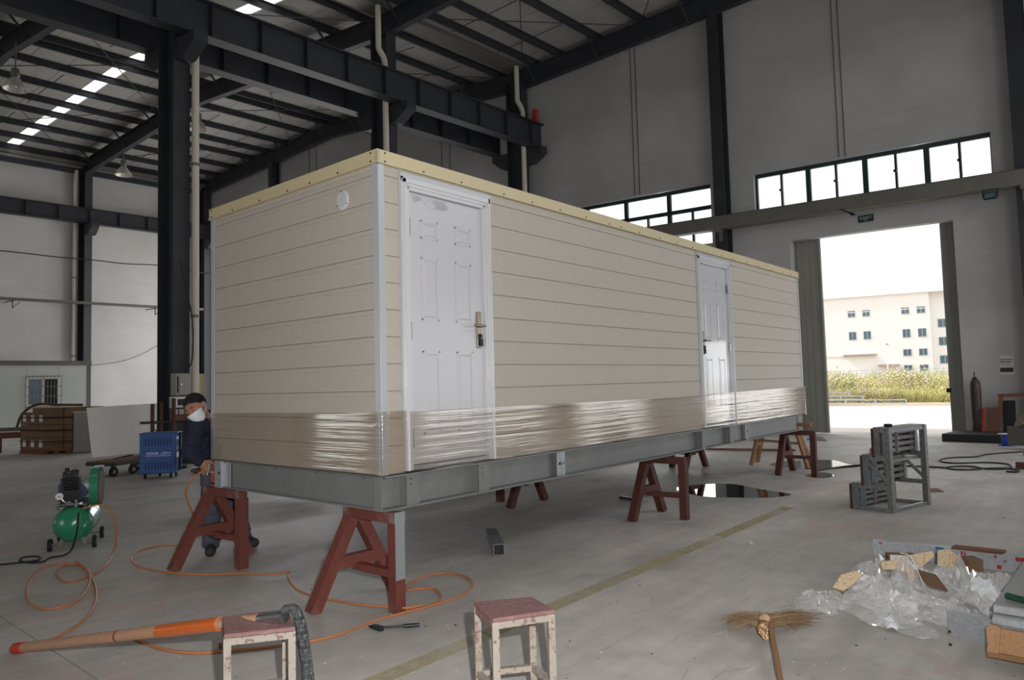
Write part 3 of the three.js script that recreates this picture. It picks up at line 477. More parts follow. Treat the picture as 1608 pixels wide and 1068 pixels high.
{ // steel base frame: channels with flanges, end plates, stiffeners and lifting plates
  const yb = 0.672, yt = Y0 - 0.004, h = yt - yb;
  const side = (z, s) => [bx(8.33, h, 0.008, 4.165, (yb + yt) / 2, z - s * 0.085), bx(8.33, 0.012, 0.1, 4.165, yb + 0.006, z - s * 0.04), bx(8.33, 0.012, 0.11, 4.165, yt - 0.006, z - s * 0.036)];
  part('side_beam', side(0.012, 1), M.frameGrey, cabin); part('side_beam', side(-CW - 0.012, -1), M.frameGrey, cabin);
  const endBeam = (x, s) => [bx(0.008, h, 2.2, x + s * 0.03, (yb + yt) / 2, -1.2), bx(0.1, 0.012, 2.24, x + s * 0.045, yb + 0.006, -1.2), bx(0.09, 0.012, 2.24, x + s * 0.045, yt - 0.006, -1.2)];
  part('end_beam', endBeam(0, 1), M.frameGrey, cabin); part('end_beam', endBeam(8.32, -1), M.frameGrey, cabin);
  part('corner_post', [bx(0.012, h, 0.085, -0.004, (yb + yt) / 2, -0.045), bx(0.14, h, 0.01, 0.07, (yb + yt) / 2, -0.072)], M.frameGrey, cabin);
  const hole = (x, y, z, rz) => part('bolt_hole', new THREE.CylinderGeometry(0.013, 0.013, 0.004, 14).rotateX(Math.PI / 2).rotateY(rz).translate(x, y, z), M.black, cabin);
  hole(0.035, 0.8, -0.064, 0);
  for (const [x0, x1] of [[0.21, 0.33], [0.95, 1.07], [4.86, 4.97], [5.66, 5.76]]) { part('cover_plate', bx(x1 - x0, h - 0.004, 0.006, (x0 + x1) / 2, (yb + yt) / 2, 0.004), M.frameGrey, cabin); part('stiffener', bx(0.008, h - 0.02, 0.08, x0 + 0.004, (yb + yt) / 2, -0.035), M.frameGrey, cabin); for (const y of [0.83, 0.865]) part('rivet', new THREE.SphereGeometry(0.006, 8, 6).translate(x0 + 0.04, y, 0.007), M.screw, cabin); }
  for (const x of [2.06, 6.29]) { part('lifting_plate', [bx(0.055, h, 0.006, x - 0.03, (yb + yt) / 2, -0.02), bx(0.055, h, 0.006, x + 0.035, (yb + yt) / 2, -0.02), bx(0.006, h, 0.05, x, (yb + yt) / 2, -0.02)], M.galv, cabin); hole(x - 0.02, 0.79, -0.016, 0); hole(x + 0.03, 0.79, -0.016, 0); }
  { const m = part('lifting_plate', [bx(0.012, h, 0.11, -0.012, (yb + yt) / 2, -2.25), bx(0.006, h, 0.11, 0.012, (yb + yt) / 2, -2.13), bx(0.03, h, 0.006, 0, (yb + yt) / 2, -2.19)], M.galv, cabin); m.userData.label = 'bright zinc plates at the corner being sprayed'; }
  part('bolt_hole', new THREE.CylinderGeometry(0.014, 0.014, 0.004, 14).rotateZ(Math.PI / 2).translate(-0.019, 0.8, -2.22), M.black, cabin);
  for (const x of [0.12, 1.42, 2.55, 3.05, 4.0, 4.75, 5.85, 6.75, 7.4]) part('bolt_head', new THREE.CylinderGeometry(0.01, 0.01, 0.012, 6).rotateX(Math.PI / 2).translate(x, 0.902, 0.022), M.chrome, cabin);
  for (const z of [-0.18, -0.75, -1.32, -2.12]) part('bolt_head', new THREE.CylinderGeometry(0.01, 0.01, 0.012, 6).rotateZ(Math.PI / 2).translate(-0.012, 0.899, z), M.chrome, cabin);
  for (let x = 0.9; x < 8; x += 0.95) part('cross_member', bx(0.06, 0.12, 2.2, x, 0.84, -1.2), M.frameGrey, cabin);
  part('underside', bx(8.2, 0.01, 2.2, 4.15, 0.905, -1.2), std(0x6d6e6e, 0.7), cabin);
}
{ // clear stretch film round the foot of the walls, pulled into long creases
  const foot = [[CL + 0.02, -0.3], [CL + 0.02, 0.024], [0, 0.024]], n = 260, m = 40, pos = [], idx = [];
  const path = []; const seg = [[CL + 0.016, -1.2, CL + 0.016, 0.03], [CL + 0.016, 0.03, -0.016, 0.03], [-0.016, 0.03, -0.016, -CW - 0.012]];
  for (const [a, b, c, d] of seg) { const L = Math.hypot(c - a, d - b), k = Math.max(4, Math.round(L / 0.05)); for (let i = 0; i < k; i++) path.push([a + (c - a) * i / k, b + (d - b) * i / k, Math.atan2(d - b, c - a)]); } path.push([-0.016, -CW - 0.012, -Math.PI / 2]);
  const wave = (s, t) => 0.0005 * Math.sin(t * 61 + 1.2 * Math.sin(s * 0.9) + s * 0.35) + 0.0004 * Math.sin(t * 133 - s * 0.6 + Math.sin(s * 2.1)) + 0.0005 * Math.sin(t * 37 + s * 1.1);
  let s = 0; path.forEach(([x, z, th], i) => {
    if (i) s += Math.hypot(x - path[i - 1][0], z - path[i - 1][1]);
    const top = 1.33 + 0.012 * Math.sin(s * 0.8) + (s > 9.6 && s < 9.9 ? 0.01 : 0);
    for (let j = 0; j <= m; j++) { const t = j / m, o = 0.004 + wave(s, t), nx = Math.sin(th), nz = -Math.cos(th); pos.push(x - nx * -o * 1, Y0 - 0.012 + (top - Y0 + 0.012) * t, z + -nz * o); }
  });
  for (let i = 0; i + 1 < path.length; i++) for (let j = 0; j < m; j++) { const a = i * (m + 1) + j, b = a + m + 1; idx.push(a, b, a + 1, b, b + 1, a + 1); }
  const g = new THREE.BufferGeometry(); g.setAttribute('position', new THREE.Float32BufferAttribute(pos, 3)); g.setIndex(idx); g.computeVertexNormals();
  single('stretch_film', g, M.film, 'clear creased stretch film wrapped round the foot of the beige cabin', 'plastic film');
}
// ------------------------------------------------------------------ steel trestles
function makeTrestle(mat, beamMat) {
  const t = new THREE.Group();
  const q = 0.082, a = 0.31;
  for (const s of [-1, 1]) part('leg', along(flat(bx(q, q, 1, 0, 0, 0.5)), V(s * 0.355, 0, 0), V(s * 0.035, 0.6, 0), V(0, 0, 1)), mat, t);
  part('crossbar', bar(V(-0.19, 0.3, 0.01), V(0.19, 0.3, 0.01), 0.06, 0.085), mat, t);
  part('beam', bar(V(0, 0.633, -0.1), V(0.02, 0.633, 0.47), q, 0.072), beamMat || mat, t);
  part('post', bar(V(0.03, 0, 0.43), V(0.03, 0.6, 0.43), q, q, V(0, 0, 1)), mat, t);
  part('stretcher', bar(V(0.0, 0.255, 0.0), V(0.025, 0.255, 0.4), 0.06, 0.05), mat, t);
  return t;
}
function placeTrestle(src, x, z, turn, label) { const c = src.clone(); c.name = numbered('trestle'); c.traverse((k) => { if (k !== c) k.name = numbered(k.name.replace(/_\d{3}$/, '')); }); c.position.set(x, 0, z); c.rotation.y = turn; scene.add(c); return meta(c, label, 'trestle', 'rust-red steel trestles under the cabin'); }
const tr1 = makeTrestle(M.oxide, M.oxideGrey), tr2 = makeTrestle(M.oxideDark);
{ const t = placeTrestle(tr1, 0.05, -0.37, -0.04, 'rust-red steel trestle under the near corner of the cabin, post sprayed grey'); part('grey_overspray', [bx(0.08, 0.3, 0.002, 0.03, 0.47, 0.4725), bx(0.08, 0.1, 0.002, 0.03, 0.27, 0.4722), bx(0.09, 0.075, 0.002, 0.03, 0.634, 0.473)], std(0x93979a, 0.5, 0.2), t); }
placeTrestle(tr1, 0.0, -2.37, 0.02, 'dusty rust-red trestle under the corner where the masked man sprays');
placeTrestle(tr2, 3.95, -0.24, 0.03, 'dark red trestle midway along the near cabin side, in front of the puddle');
placeTrestle(tr2, 8.26, -0.24, 0.02, 'dark red trestle under the far end of the cabin, nearest the gate');
placeTrestle(tr2, 3.86, -1.9, Math.PI + 0.02, 'dark trestle under the hidden cabin side, behind the loose steel tube');
placeTrestle(tr2, 8.1, -1.7, Math.PI - 0.06, 'dark trestle under the hidden cabin side, beyond the long puddle');
{ const t = thing('wooden_trestle', 'pale wooden trestle with orange-brown legs standing behind the far steel trestle', 'trestle', [0, 0, 0]);
  for (const [x, z, x2, z2] of [[8.95, -1.08, 9.1, -0.95], [9.45, -1.17, 9.22, -0.92], [8.95, -0.12, 9.08, -0.35], [9.4, -0.2, 9.2, -0.38]]) part('leg', bar(V(x, 0, z), V(x2, 0.68, z2), 0.06, 0.05), M.paleWood, t);
  part('beam', bar(V(9.1, 0.7, -1.2), V(9.14, 0.7, -0.1), 0.09, 0.06), M.paleWood, t); part('rung', bar(V(9.05, 0.34, -1.02), V(9.33, 0.36, -1.03), 0.03, 0.06), M.paleWood, t); part('rung', bar(V(9.0, 0.3, -0.22), V(9.3, 0.32, -0.28), 0.03, 0.06), M.paleWood, t); }
// ------------------------------------------------------------------ stools, pole, tools and hoses in front
function stool(c, label, longDir) {   // c: four seat corners on the floor plan, in turn
  const t = thing('stool', label, 'stool', [0, 0, 0]), h = 0.52, q = 0.03;
  const mid = c.reduce((a, p) => [a[0] + p[0] / 4, a[1] + p[1] / 4], [0, 0]), pt = (i, y) => V(mid[0] + (c[i][0] - mid[0]) * 0.93, y, mid[1] + (c[i][1] - mid[1]) * 0.93);
  const s = new THREE.Shape(c.map(([x, z]) => new THREE.Vector2(x, -z)));
  const seat = new THREE.ExtrudeGeometry(s, { depth: 0.012, bevelEnabled: true, bevelSize: 0.003, bevelThickness: 0.003, bevelSegments: 1 }).rotateX(-Math.PI / 2).translate(0, h - 0.016, 0);
  part('seat', seat, M.seatRed, t);
  const side = V(c[1][0] - c[0][0], 0, c[1][1] - c[0][1]).normalize();
  for (let i = 0; i < 4; i++) part('leg', bar(pt(i, 0), pt(i, h - 0.018), q, q, side), M.wornWhite, t);
  for (let i = 0; i < 4; i++) { const j = (i + 1) % 4; part('apron', bar(pt(i, h - 0.033), pt(j, h - 0.033), 0.028, 0.028), i % 2 ? M.seatRed : M.wornWhite, t); part('rung', bar(pt(i, 0.2), pt(j, 0.2), 0.026, 0.026), M.wornWhite, t); }
  return t;
}
stool([[-0.721, 1.541], [-0.505, 1.711], [-0.597, 1.905], [-0.842, 1.769]], 'small stool with a scuffed dull-red seat and worn white legs, nothing on it');
stool([[-1.533, 0.772], [-1.295, 0.902], [-1.419, 1.154], [-1.645, 0.999]], 'small worn steel stool carrying the wooden pole and dark rope');
{ const t = thing('wooden_pole', 'long wooden pole with orange sleeve and red tip leaning from floor to stool', 'pole');
  const a = V(-1.80, 0.035, -1.19), b = V(-1.432, 0.556, 1.10), at = (k) => a.clone().lerp(b, k), rr0 = 0.026;
  part('shaft', [rod(at(0.03), at(0.62), 0.028, 16, 0.029), rod(at(0.8), at(0.96), 0.026, 16, 0.025)], M.wood, t);
  part('sleeve', rod(at(0.615), at(0.815), 0.0315, 18), M.orangePaint, t);
  part('tip', [rod(at(0), at(0.045), 0.032, 16), rod(at(-0.016), at(0), 0.016, 12, 0.03)], M.redCap, t);
  part('ferrule', [rod(at(0.945), at(1.0), 0.0285, 18), rod(at(0.93), at(0.945), 0.024, 18, 0.0285)], M.chrome, t);
  part('binding', rod(at(0.46), at(0.467), 0.0295, 14), M.rustWood, t); }
{ const t = thing('rope_bundle', 'dark frayed rope bundle hanging over the stool end of the pole', 'rope');
  for (let k = 0; k < 9; k++) { const a = k / 9 * 6.283, w = (s) => V(0.017 * Math.cos(a + s * 6) + rr(-.003, .003), 0, 0.017 * Math.sin(a + s * 6)); const p = []; const path = [[-1.436, 0.575, 1.10], [-1.42, 0.592, 1.107], [-1.4, 0.586, 1.116], [-1.38, 0.54, 1.13], [-1.368, 0.43, 1.145], [-1.355, 0.3, 1.155], [-1.35, 0.17, 1.16], [-1.345, 0.05 + rr(0, .05), 1.16]]; path.forEach((q, i) => p.push(V(...q).add(w(i / 7).multiplyScalar(0.7 + i * 0.07)))); part('strand', tube(p, 0.0095, 6, 7), M.rope, t); } }
const onFloor = (l, y) => l.map(([x, z]) => [x, y, z]);
const hoseA = [[-0.42, -3.49], [-0.66, -3.01], [-0.87, -2.75], [-1.03, -2.7], [-1.04, -2.92], [-0.97, -3.2], [-0.84, -3.39], [-0.78, -3.23], [-0.85, -2.81], [-0.98, -2.3], [-1.18, -1.77], [-1.37, -1.46], [-1.53, -1.31], [-1.6, -1.27], [-1.51, -1.2], [-1.36, -1.09], [-1.27, -0.9], [-1.24, -0.56], [-1.16, -0.32], [-1.01, -0.17], [-0.81, -0.02], [-0.51, 0.12], [-0.16, 0.1], [0.12, 0.14], [0.34, 0.18], [0.62, 0.16], [0.83, 0.03], [0.95, -0.2], [0.91, -0.38], [0.75, -0.43], [0.5, -0.34], [0.42, -0.24], [0.5, -0.22], [0.56, -0.12], [0.47, 0.06], [0.34, 0.15], [0.21, 0.17]];
const coil = [[-0.83, -3.41], [-0.99, -3.42], [-1.21, -3.03], [-1.37, -2.56], [-1.44, -2.15], [-1.39, -1.94], [-1.27, -1.94], [-1.1, -2.18], [-0.9, -2.65], [-0.8, -3.06], [-0.77, -3.38]];
single('air_hose', tube([[-0.52, 0.40, -3.98], [-0.36, 0.42, -3.92], [-0.28, 0.28, -3.82], [-0.32, 0.08, -3.66], ...onFloor(hoseA, 0.009)], 0.0085, 6, 7), M.hose, 'orange air hose curling from the green compressor past stool and near trestle', 'hose');
single('air_hose', tube(onFloor(coil, 0.025), 0.0085, 7, 7, false), M.hose, 'large loose loop of orange hose on the floor below the green compressor', 'hose');
single('air_hose', tube([...onFloor([[0.2, 0.16], [0.1, 0.13], [0.01, -0.04], [-0.06, -0.25], [-0.12, -0.59], [-0.1, -0.88], [0.05, -1.24], [0.13, -1.37], [0.16, -1.39], [0.04, -1.44], [-0.1, -1.68], [-0.31, -1.91], [-0.48, -2.33], [-0.51, -2.72], [-0.42, -3.06], [-0.23, -3.3], [-0.02, -3.33], [0.1, -3.2]], 0.03), [0.0, 0.35, -2.75], [-0.13, 0.62, -2.62], [-0.1, 0.74, -2.55], [0.0, 0.82, -2.49]], 0.0085, 6, 7), M.hose, 'orange air hose from under the near trestle up to the spray gun', 'hose');
single('power_cord', tube([[-0.62, 0.4, -3.76], [-0.66, 0.2, -3.7], [-0.7, 0.03, -3.78], ...onFloor([[-0.83, -3.83], [-0.94, -3.7], [-1.02, -3.78], [-1.04, -3.97], [-0.97, -4.07], [-0.89, -4.0], [-0.94, -3.81], [-1.03, -3.83], [-1.2, -3.92], [-1.5, -4.1]], 0.01)], 0.008, 6, 6), M.black, 'black power cord trailing from the green compressor off to one side', 'cord');
single('cable', tube(onFloor([[13.4, 2.65], [13.04, 2.42], [12.84, 2.27], [12.3, 1.94], [11.76, 1.82], [11.52, 1.56], [11.1, 1.42], [10.71, 1.5], [10.61, 1.7], [10.92, 2.11], [10.85, 2.37], [10.52, 2.47], [10.14, 2.45], [10.01, 2.21], [10.25, 1.97], [10.15, 1.77], [9.91, 1.68], [9.72, 1.84], [9.84, 2.07], [10.1, 2.22], [10.22, 2.44], [9.97, 2.62], [9.78, 2.6], [9.8, 2.48]], 0.014), 0.013, 6, 6), M.cable, 'dark cable lying in loose loops on the floor before the steel offcuts', 'cable');
single('cable', tube(onFloor([[9.9, 1.67], [9.89, 1.28], [9.8, 0.93], [9.66, 0.48], [8.93, 0.19], [8.6, 0.12]], 0.014), 0.013, 6, 6), M.cable, 'dark cable running behind the metal steps to the puddles', 'cable');
{ const t = thing('hammer', 'rusty hammer lying alone on the floor between stool and near trestle', 'hammer');
  part('head', [rb(0.03, 0.03, 0.085, 0.006, -0.25, 0.018, 0.245), rod(V(-0.262, 0.018, 0.2), V(-0.268, 0.018, 0.175), 0.012, 10, 0.004)], M.darkMetal, t); part('handle', [rod(V(-0.25, 0.018, 0.25), V(-0.12, 0.018, 0.365), 0.0075, 8), rod(V(-0.135, 0.018, 0.352), V(-0.06, 0.018, 0.42), 0.012, 10)], M.darkMetal, t); }
{ const t = thing('chipping_hammer', 'brown wooden-handled scraper on the floor seen under the pole-bearing stool', 'tool');
  part('head', rb(0.05, 0.03, 0.04, 0.01, -1.0, 0.02, -0.26), M.rustWood, t); part('handle', [rod(V(-1.0, 0.02, -0.27), V(-0.93, 0.02, -0.275), 0.007, 8), rod(V(-0.94, 0.02, -0.275), V(-0.835, 0.02, -0.28), 0.013, 10)], M.wood, t); }
{ const t = thing('steel_tube_offcut', 'short dark square steel tube lying on the floor beneath the cabin', 'steel tube'), a = V(2.1, 0.055, -0.93), b = V(1.62, 0.055, -0.4), w = 0.1, s = 0.006;
  const side = (x, y, ww, hh) => { const g = along(flat(new THREE.BoxGeometry(ww, hh, 1).translate(x, y, 0.5)), a, b); g.computeVertexNormals(); return g; };
  part('tube', [side(-w / 2 + s / 2, 0, s, w), side(w / 2 - s / 2, 0, s, w), side(0, w / 2 - s / 2, w, s), side(0, -w / 2 + s / 2, w, s)], std(0x86868a, 0.45, 0.2), t); part('dark_bore', bar(a.clone().lerp(b, 0.1), b.clone().lerp(a, 0.06), w - 0.014, w - 0.014), M.black, t); }
single('steel_plate', rb(0.3, 0.03, 0.06, 0.006).rotateY(1.35).translate(4.8, 0.016, -1.0), M.darkMetal, 'small dark flat bar on the floor beside the middle trestle', 'steel bar');
single('steel_profile', [rb(0.05, 0.05, 0.55, 0.005).rotateY(-0.4).translate(14.2, 0.026, -1.62), rb(0.05, 0.03, 0.4, 0.005).rotateY(-0.4).translate(14.3, 0.066, -1.66)], M.galv, 'short bright metal profile on the floor by the gate left of the steps', 'steel bar');
single('timber_batten', bar(V(13.9, 0.03, -3.4), V(13.0, 0.03, -1.6), 0.05, 0.04), M.paleWood, 'brown timber batten on the floor beyond the far end of the cabin', 'timber');
single('timber_batten', bar(V(11.0, 0.03, -2.9), V(11.5, 0.03, -1.2), 0.05, 0.04), M.rustWood, 'dark timber batten on the floor behind the orange-legged wooden trestle', 'timber');
single('cardboard_scrap', rb(0.24, 0.006, 0.17, 0.002).rotateZ(0.03).rotateY(0.5).translate(7.4, 0.01, 1.95), M.card, 'small flat cardboard scrap on the floor right of the metal steps', 'cardboard');
single('paper_scrap', bx(0.14, 0.003, 0.03, 3.3, 0.004, 1.2, 0, 0.5), M.paper, 'torn white paper strip on the floor beside the yellow line', 'paper');
single('stone', new THREE.IcosahedronGeometry(0.06, 2).scale(1, 0.75, 0.9).translate(7.62, 0.04, -1.3), std(0xb3ab98, 0.9), 'pale round lump on the floor beneath the far part of the cabin', 'stone');
{ // grit and paint flakes strewn over the floor
  const gs = []; for (let i = 0; i < 420; i++) { const x = rr(-1.5, 9), z = rr(-2.6, 3.2), s = rr(0.004, 0.011) * (rnd() < 0.06 ? 2 : 1); if (rnd() < 0.5 || i < 250) gs.push(bx(s, 0.002, s * rr(0.4, 1.4), x, 0.002, z, 0, rr(0, 3))); }
  const k = Math.floor(gs.length * 0.5); for (const [g, m] of [[gs.slice(0, k), std(0xd8d6d0, 0.7)], [gs.slice(k), std(0x3d3833, 0.9)]]) { const o = part('debris', g, m); o.userData.kind = 'stuff'; } }
// puddles: thin films of water
function puddle(pts, label) {
  const c = new THREE.CatmullRomCurve3(pts.map(([x, z]) => V(x, 0, z)), true).getPoints(80), s = new THREE.Shape(c.map((p) => new THREE.Vector2(p.x, -p.z)));
  return single('puddle', new THREE.ExtrudeGeometry(s, { depth: 0.0015, bevelEnabled: false }).rotateX(-Math.PI / 2).translate(0, 0.0006, 0), M.water, label, 'puddle');
}
puddle([[5.95, -0.95], [5.62, -0.6], [5.5, -0.25], [5.62, 0.05], [5.72, 0.28], [5.95, 0.5], [6.22, 0.55], [6.35, 0.3], [6.45, 0.05], [6.62, -0.25], [6.7, -0.5], [6.45, -0.8]], 'long mirror-like puddle on the floor behind the middle trestle');
puddle([[9.1, -0.8], [8.85, -0.3], [8.9, 0.1], [9.3, 0.38], [9.6, 0.5], [9.9, 0.2], [10.3, -0.15], [10.0, -0.6], [9.6, -0.85]], 'wide puddle on the floor behind the farthest steel trestle');
puddle([[8.0, 0.15], [7.9, 0.4], [8.15, 0.5], [8.4, 0.42], [8.55, 0.22], [8.35, 0.13]], 'small round puddle beside the post of the farthest steel trestle');
// ------------------------------------------------------------------ broom
{ const t = thing('broom', 'twig broom with twine-bound head lying on the floor beside the plastic waste', 'broom');
  const hd = V(1.03, 0.085, 2.21), back = V(0.65, 0.1, 2.36), gs = []; let n = 0;
  for (const [dir, len, cnt] of [[V(0.85, 0.0, 0.2), 0.4, 300], [V(0.2, 0, -0.8), 0.27, 220], [V(0.6, 0, -0.35), 0.17, 160]]) for (let i = 0; i < cnt; i++) {
    const d = dir.clone().normalize().add(V(rr(-.24, .24), 0, rr(-.24, .24))).normalize(), L = len * rr(0.55, 1.12), p0 = hd.clone().add(V(rr(-.03, .05), rr(-.03, .035), rr(-.04, .04))), y1 = Math.max(0.004, rr(0.002, 0.07));
    const p1 = p0.clone().addScaledVector(d, L * 0.55).setY(p0.y * 0.6 + y1 * 0.4 + 0.012), p2 = p0.clone().addScaledVector(d, L).add(V(rr(-.02, .02), 0, rr(-.02, .02))).setY(y1);
    const g = flat(tube([p0, p1, p2], 0.0011, 2, 3)), c = [[0.30, 0.19, 0.10], [0.42, 0.27, 0.14], [0.24, 0.16, 0.09], [0.5, 0.35, 0.2]][i % 4], col = new Float32Array(g.attributes.position.count * 3); for (let k = 0; k < col.length; k++) col[k] = c[k % 3]; g.setAttribute('color', new THREE.BufferAttribute(col, 3)); gs.push(g); }
  const b = new THREE.Mesh(mergeGeometries(gs), M.straw); b.name = numbered('bristles'); b.geometry.userData.done = true; b.castShadow = b.receiveShadow = true; b.userData.kind = 'stuff'; t.add(b);
  const up = back.clone().lerp(hd, 0.55); const bind = []; for (let i = 0; i < 9; i++) bind.push(new THREE.TorusGeometry(0.05 - Math.abs(i - 4) * 0.0015, 0.0062, 6, 20).rotateY(Math.PI / 2 - 0.35).translate(0.97 + 0.010 * i, 0.084, 2.235 - 0.004 * i));
  part('twine_binding', bind, M.twine, t); part('bundle', rod(V(0.93, 0.08, 2.25), V(1.09, 0.082, 2.19), 0.046, 16), M.paleWood, t);
  const stubs = []; for (let i = 0; i < 34; i++) { const r = 0.042 * Math.sqrt(rnd()), a = rnd() * 6.283; stubs.push(rod(V(0.93, 0.08 + r * Math.sin(a), 2.25 + r * Math.cos(a)), V(0.905 - rr(0, .012), 0.08 + r * Math.sin(a), 2.26 + r * Math.cos(a)), 0.0052, 6)); } const st = part('twig_ends', stubs, M.twine, t); st.userData.kind = 'stuff';
  part('handle', rod(V(0.99, 0.115, 2.25), V(0.09, 0.03, 2.66), 0.0145, 12), M.paleWood, t); }
// ------------------------------------------------------------------ plastic and cardboard waste
function crumple(cx, cz, w, d, h, rough, seedN, turn, tone = M.filmSoft, res = 30) {   // a sheet thrown down in folds
  const L = lattice(64, seedN), val = (x, y) => { const ix = Math.floor(x), iy = Math.floor(y), fx = x - ix, fy = y - iy, k = (a, b) => L[((b % 64 + 64) % 64) * 64 + (a % 64 + 64) % 64]; return (k(ix, iy) * (1 - fx) + k(ix + 1, iy) * fx) * (1 - fy) + (k(ix, iy + 1) * (1 - fx) + k(ix + 1, iy + 1) * fx) * fy; };
  const g = new THREE.PlaneGeometry(w, d, res, res), p = g.attributes.position;
  for (let i = 0; i < p.count; i++) {
    const x = p.getX(i), y = p.getY(i), r = Math.hypot(x / w, y / d) * 2, a = Math.atan2(y / d, x / w), edge = 0.72 + 0.5 * val(a * 2 + 9, 3), fall = Math.max(0, 1 - (r / 1.15) ** 2);
    const ridge = Math.abs(2 * val(x * 9 + 7, y * 9 + 3) - 1), n = 0.5 * ridge + 0.3 * val(x * 17, y * 17) + 0.3 * Math.abs(2 * val(x * 34, y * 34) - 1);
    const k = r > 1e-5 ? Math.min(1, edge / Math.max(r, 0.001)) : 1;
    p.setXYZ(i, x * k + 0.03 * (val(x * 14, y * 14 + 30) - 0.5), y * k + 0.03 * (val(x * 14 + 40, y * 14) - 0.5), 0.006 + h * fall * (1 - rough + rough * 1.5 * n) + 0.03 * n * rough);
  }
  const f = g.toNonIndexed(); f.computeVertexNormals(); return f.rotateX(-Math.PI / 2).rotateY(turn).translate(cx, 0, cz);
}
const clear = phys(0xffffff, 0.13, { ior: 1.8, transmission: 0.74, thickness: 0, side: THREE.DoubleSide, flatShading: true });
const films = [
  [1.8, 2.3, 0.5, 0.36, 0.1, 0.7, 'thin clear film lying nearest the twig broom', clear], [1.8, 2.62, 0.62, 0.4, 0.13, 0.6, 'broad creased clear film at the front of the waste heap', clear], [1.92, 2.86, 0.55, 0.42, 0.15, 0.55, 'clear plastic sheet folded in front of the galvanised channel', clear],
  [2.12, 2.62, 0.6, 0.5, 0.17, 0.6, 'dull grey film mound in the middle of the waste heap', M.filmSoft], [2.5, 2.95, 0.5, 0.45, 0.3, 0.8, 'high crackled ball of clear film near the grey panels', clear], [2.42, 2.72, 0.34, 0.34, 0.27, 0.85, 'tight bundle of clear film tied with white string', clear],
  [2.66, 2.42, 0.4, 0.22, 0.2, 0.8, 'shiny crumpled film against the open brown carton', clear], [2.1, 3.08, 0.5, 0.4, 0.16, 0.7, 'loose clear film spilling towards the grey panel stack', clear], [1.62, 2.86, 0.34, 0.26, 0.03, 0.5, 'flat clear film on the bare floor before the heap', clear], [2.62, 3.12, 0.4, 0.32, 0.2, 0.7, 'milky film bag leaning on the grey panel stack', M.filmSoft]];
films.forEach(([x, z, w, d, h, q, label, m], i) => single('plastic_film', crumple(x, z, w, d, h, q, 500 + i * 13, i * 0.9, m), m, label, 'plastic film'));
single('paper_sheet', crumple(2.22, 2.42, 0.42, 0.22, 0.13, 0.5, 71, 0.5), M.sheet, 'crumpled grey-white paper beside the cork-coloured foam at the heap edge', 'paper');
single('paper_sheet', crumple(1.95, 2.72, 0.22, 0.16, 0.16, 0.7, 72, 1.2), M.sheet, 'small upright white paper scrap in the middle of the waste', 'paper');
single('paper_sheet', crumple(1.62, 2.74, 0.15, 0.09, 0.05, 0.7, 73, 0.2), M.sheet, 'little white scrap lying at the front edge of the clear film', 'paper');
single('paper_sheet', crumple(2.36, 3.12, 0.36, 0.26, 0.2, 0.4, 74, 0.8), M.sheet, 'large white paper sheet next to the grey panel stack', 'paper');
{ const t = thing('cardboard_box', 'open brown cardboard box on its side with a white flap, in the waste', 'box', [2.78, 0, 2.56], 0.35); const w = 0.24, h = 0.15, d = 0.18, s = 0.006;
  part('wall', bx(w, s, d, 0, 0.02, 0), M.card, t); part('wall', bx(s, h, d, -w / 2, 0.02 + h / 2, 0), M.card, t); part('wall', bx(s, h, d, w / 2, 0.02 + h / 2, 0, 0, 0.1), M.card, t); part('wall', bx(w, h, s, 0, 0.02 + h / 2, -d / 2), M.cardDark, t); part('wall', bx(w, h, s, 0, 0.02 + h / 2, d / 2), M.cardDark, t); part('flap', bx(s, 0.045, d * 1.25, -w / 2 - 0.01, 0.02 + h + 0.015, 0.02, 0, 0, 0.3), M.paper, t); }
function chip(pts, th, x, y, z, rx, ry, rz, label) { const g = prism(pts, th, 0.004); g.rotateX(rx).rotateZ(rz).rotateY(ry).translate(x, y, z); single('foam_sheet', g, M.foamChip, label, 'foam sheet'); }
chip([[0, 0.04], [0.08, 0.06], [0.2, 0.1], [0.33, 0.13], [0.34, 0.1], [0.27, 0.04], [0.2, 0.0], [0.19, -0.07], [0.165, -0.07], [0.16, -0.01], [0.08, 0.0], [0.01, 0.0]], 0.012, 2.36, 0.16, 2.52, -0.35, -1.15, 0, 'large speckled tan foam offcut propped at the top of the waste');
chip([[0, 0], [0.06, 0.08], [0.15, 0.11], [0.2, 0.09], [0.12, 0.02], [0.06, -0.02]], 0.014, 2.0, 0.08, 2.3, -0.5, -1.1, 0, 'small curved tan foam piece at the left edge of the waste');
chip([[0, 0], [0.03, 0.1], [0.1, 0.1], [0.15, 0.04], [0.08, -0.02]], 0.012, 2.62, 0.17, 2.82, -0.4, -1.0, 0.1, 'upright tan foam scrap behind the clear film ball');
single('cardboard_scrap', rb(0.12, 0.09, 0.09, 0.006).rotateY(0.6).translate(2.58, 0.22, 3.03), M.card, 'orange-brown cardboard block on top of the waste near the panels', 'cardboard');
single('cardboard_scrap', bx(0.2, 0.012, 0.12, 0, 0, 0, 0.3, 0.5, 0.25).translate(2.2, 0.17, 2.86), M.card, 'bent brown cardboard strip between the clear film mounds', 'cardboard');
single('cardboard_scrap', bx(0.5, 0.006, 0.36, 2.98, 0.006, 3.05, 0, 0.3), M.card, 'flat brown cardboard on the floor behind the waste, before the long steel profile', 'cardboard');
single('string', tube([[2.3, 0.3, 2.66], [2.26, 0.3, 2.72], [2.22, 0.2, 2.78], [2.24, 0.12, 2.8]], 0.004, 6, 5).clone(), M.paper, 'white string hanging from the tied film bundle', 'string');
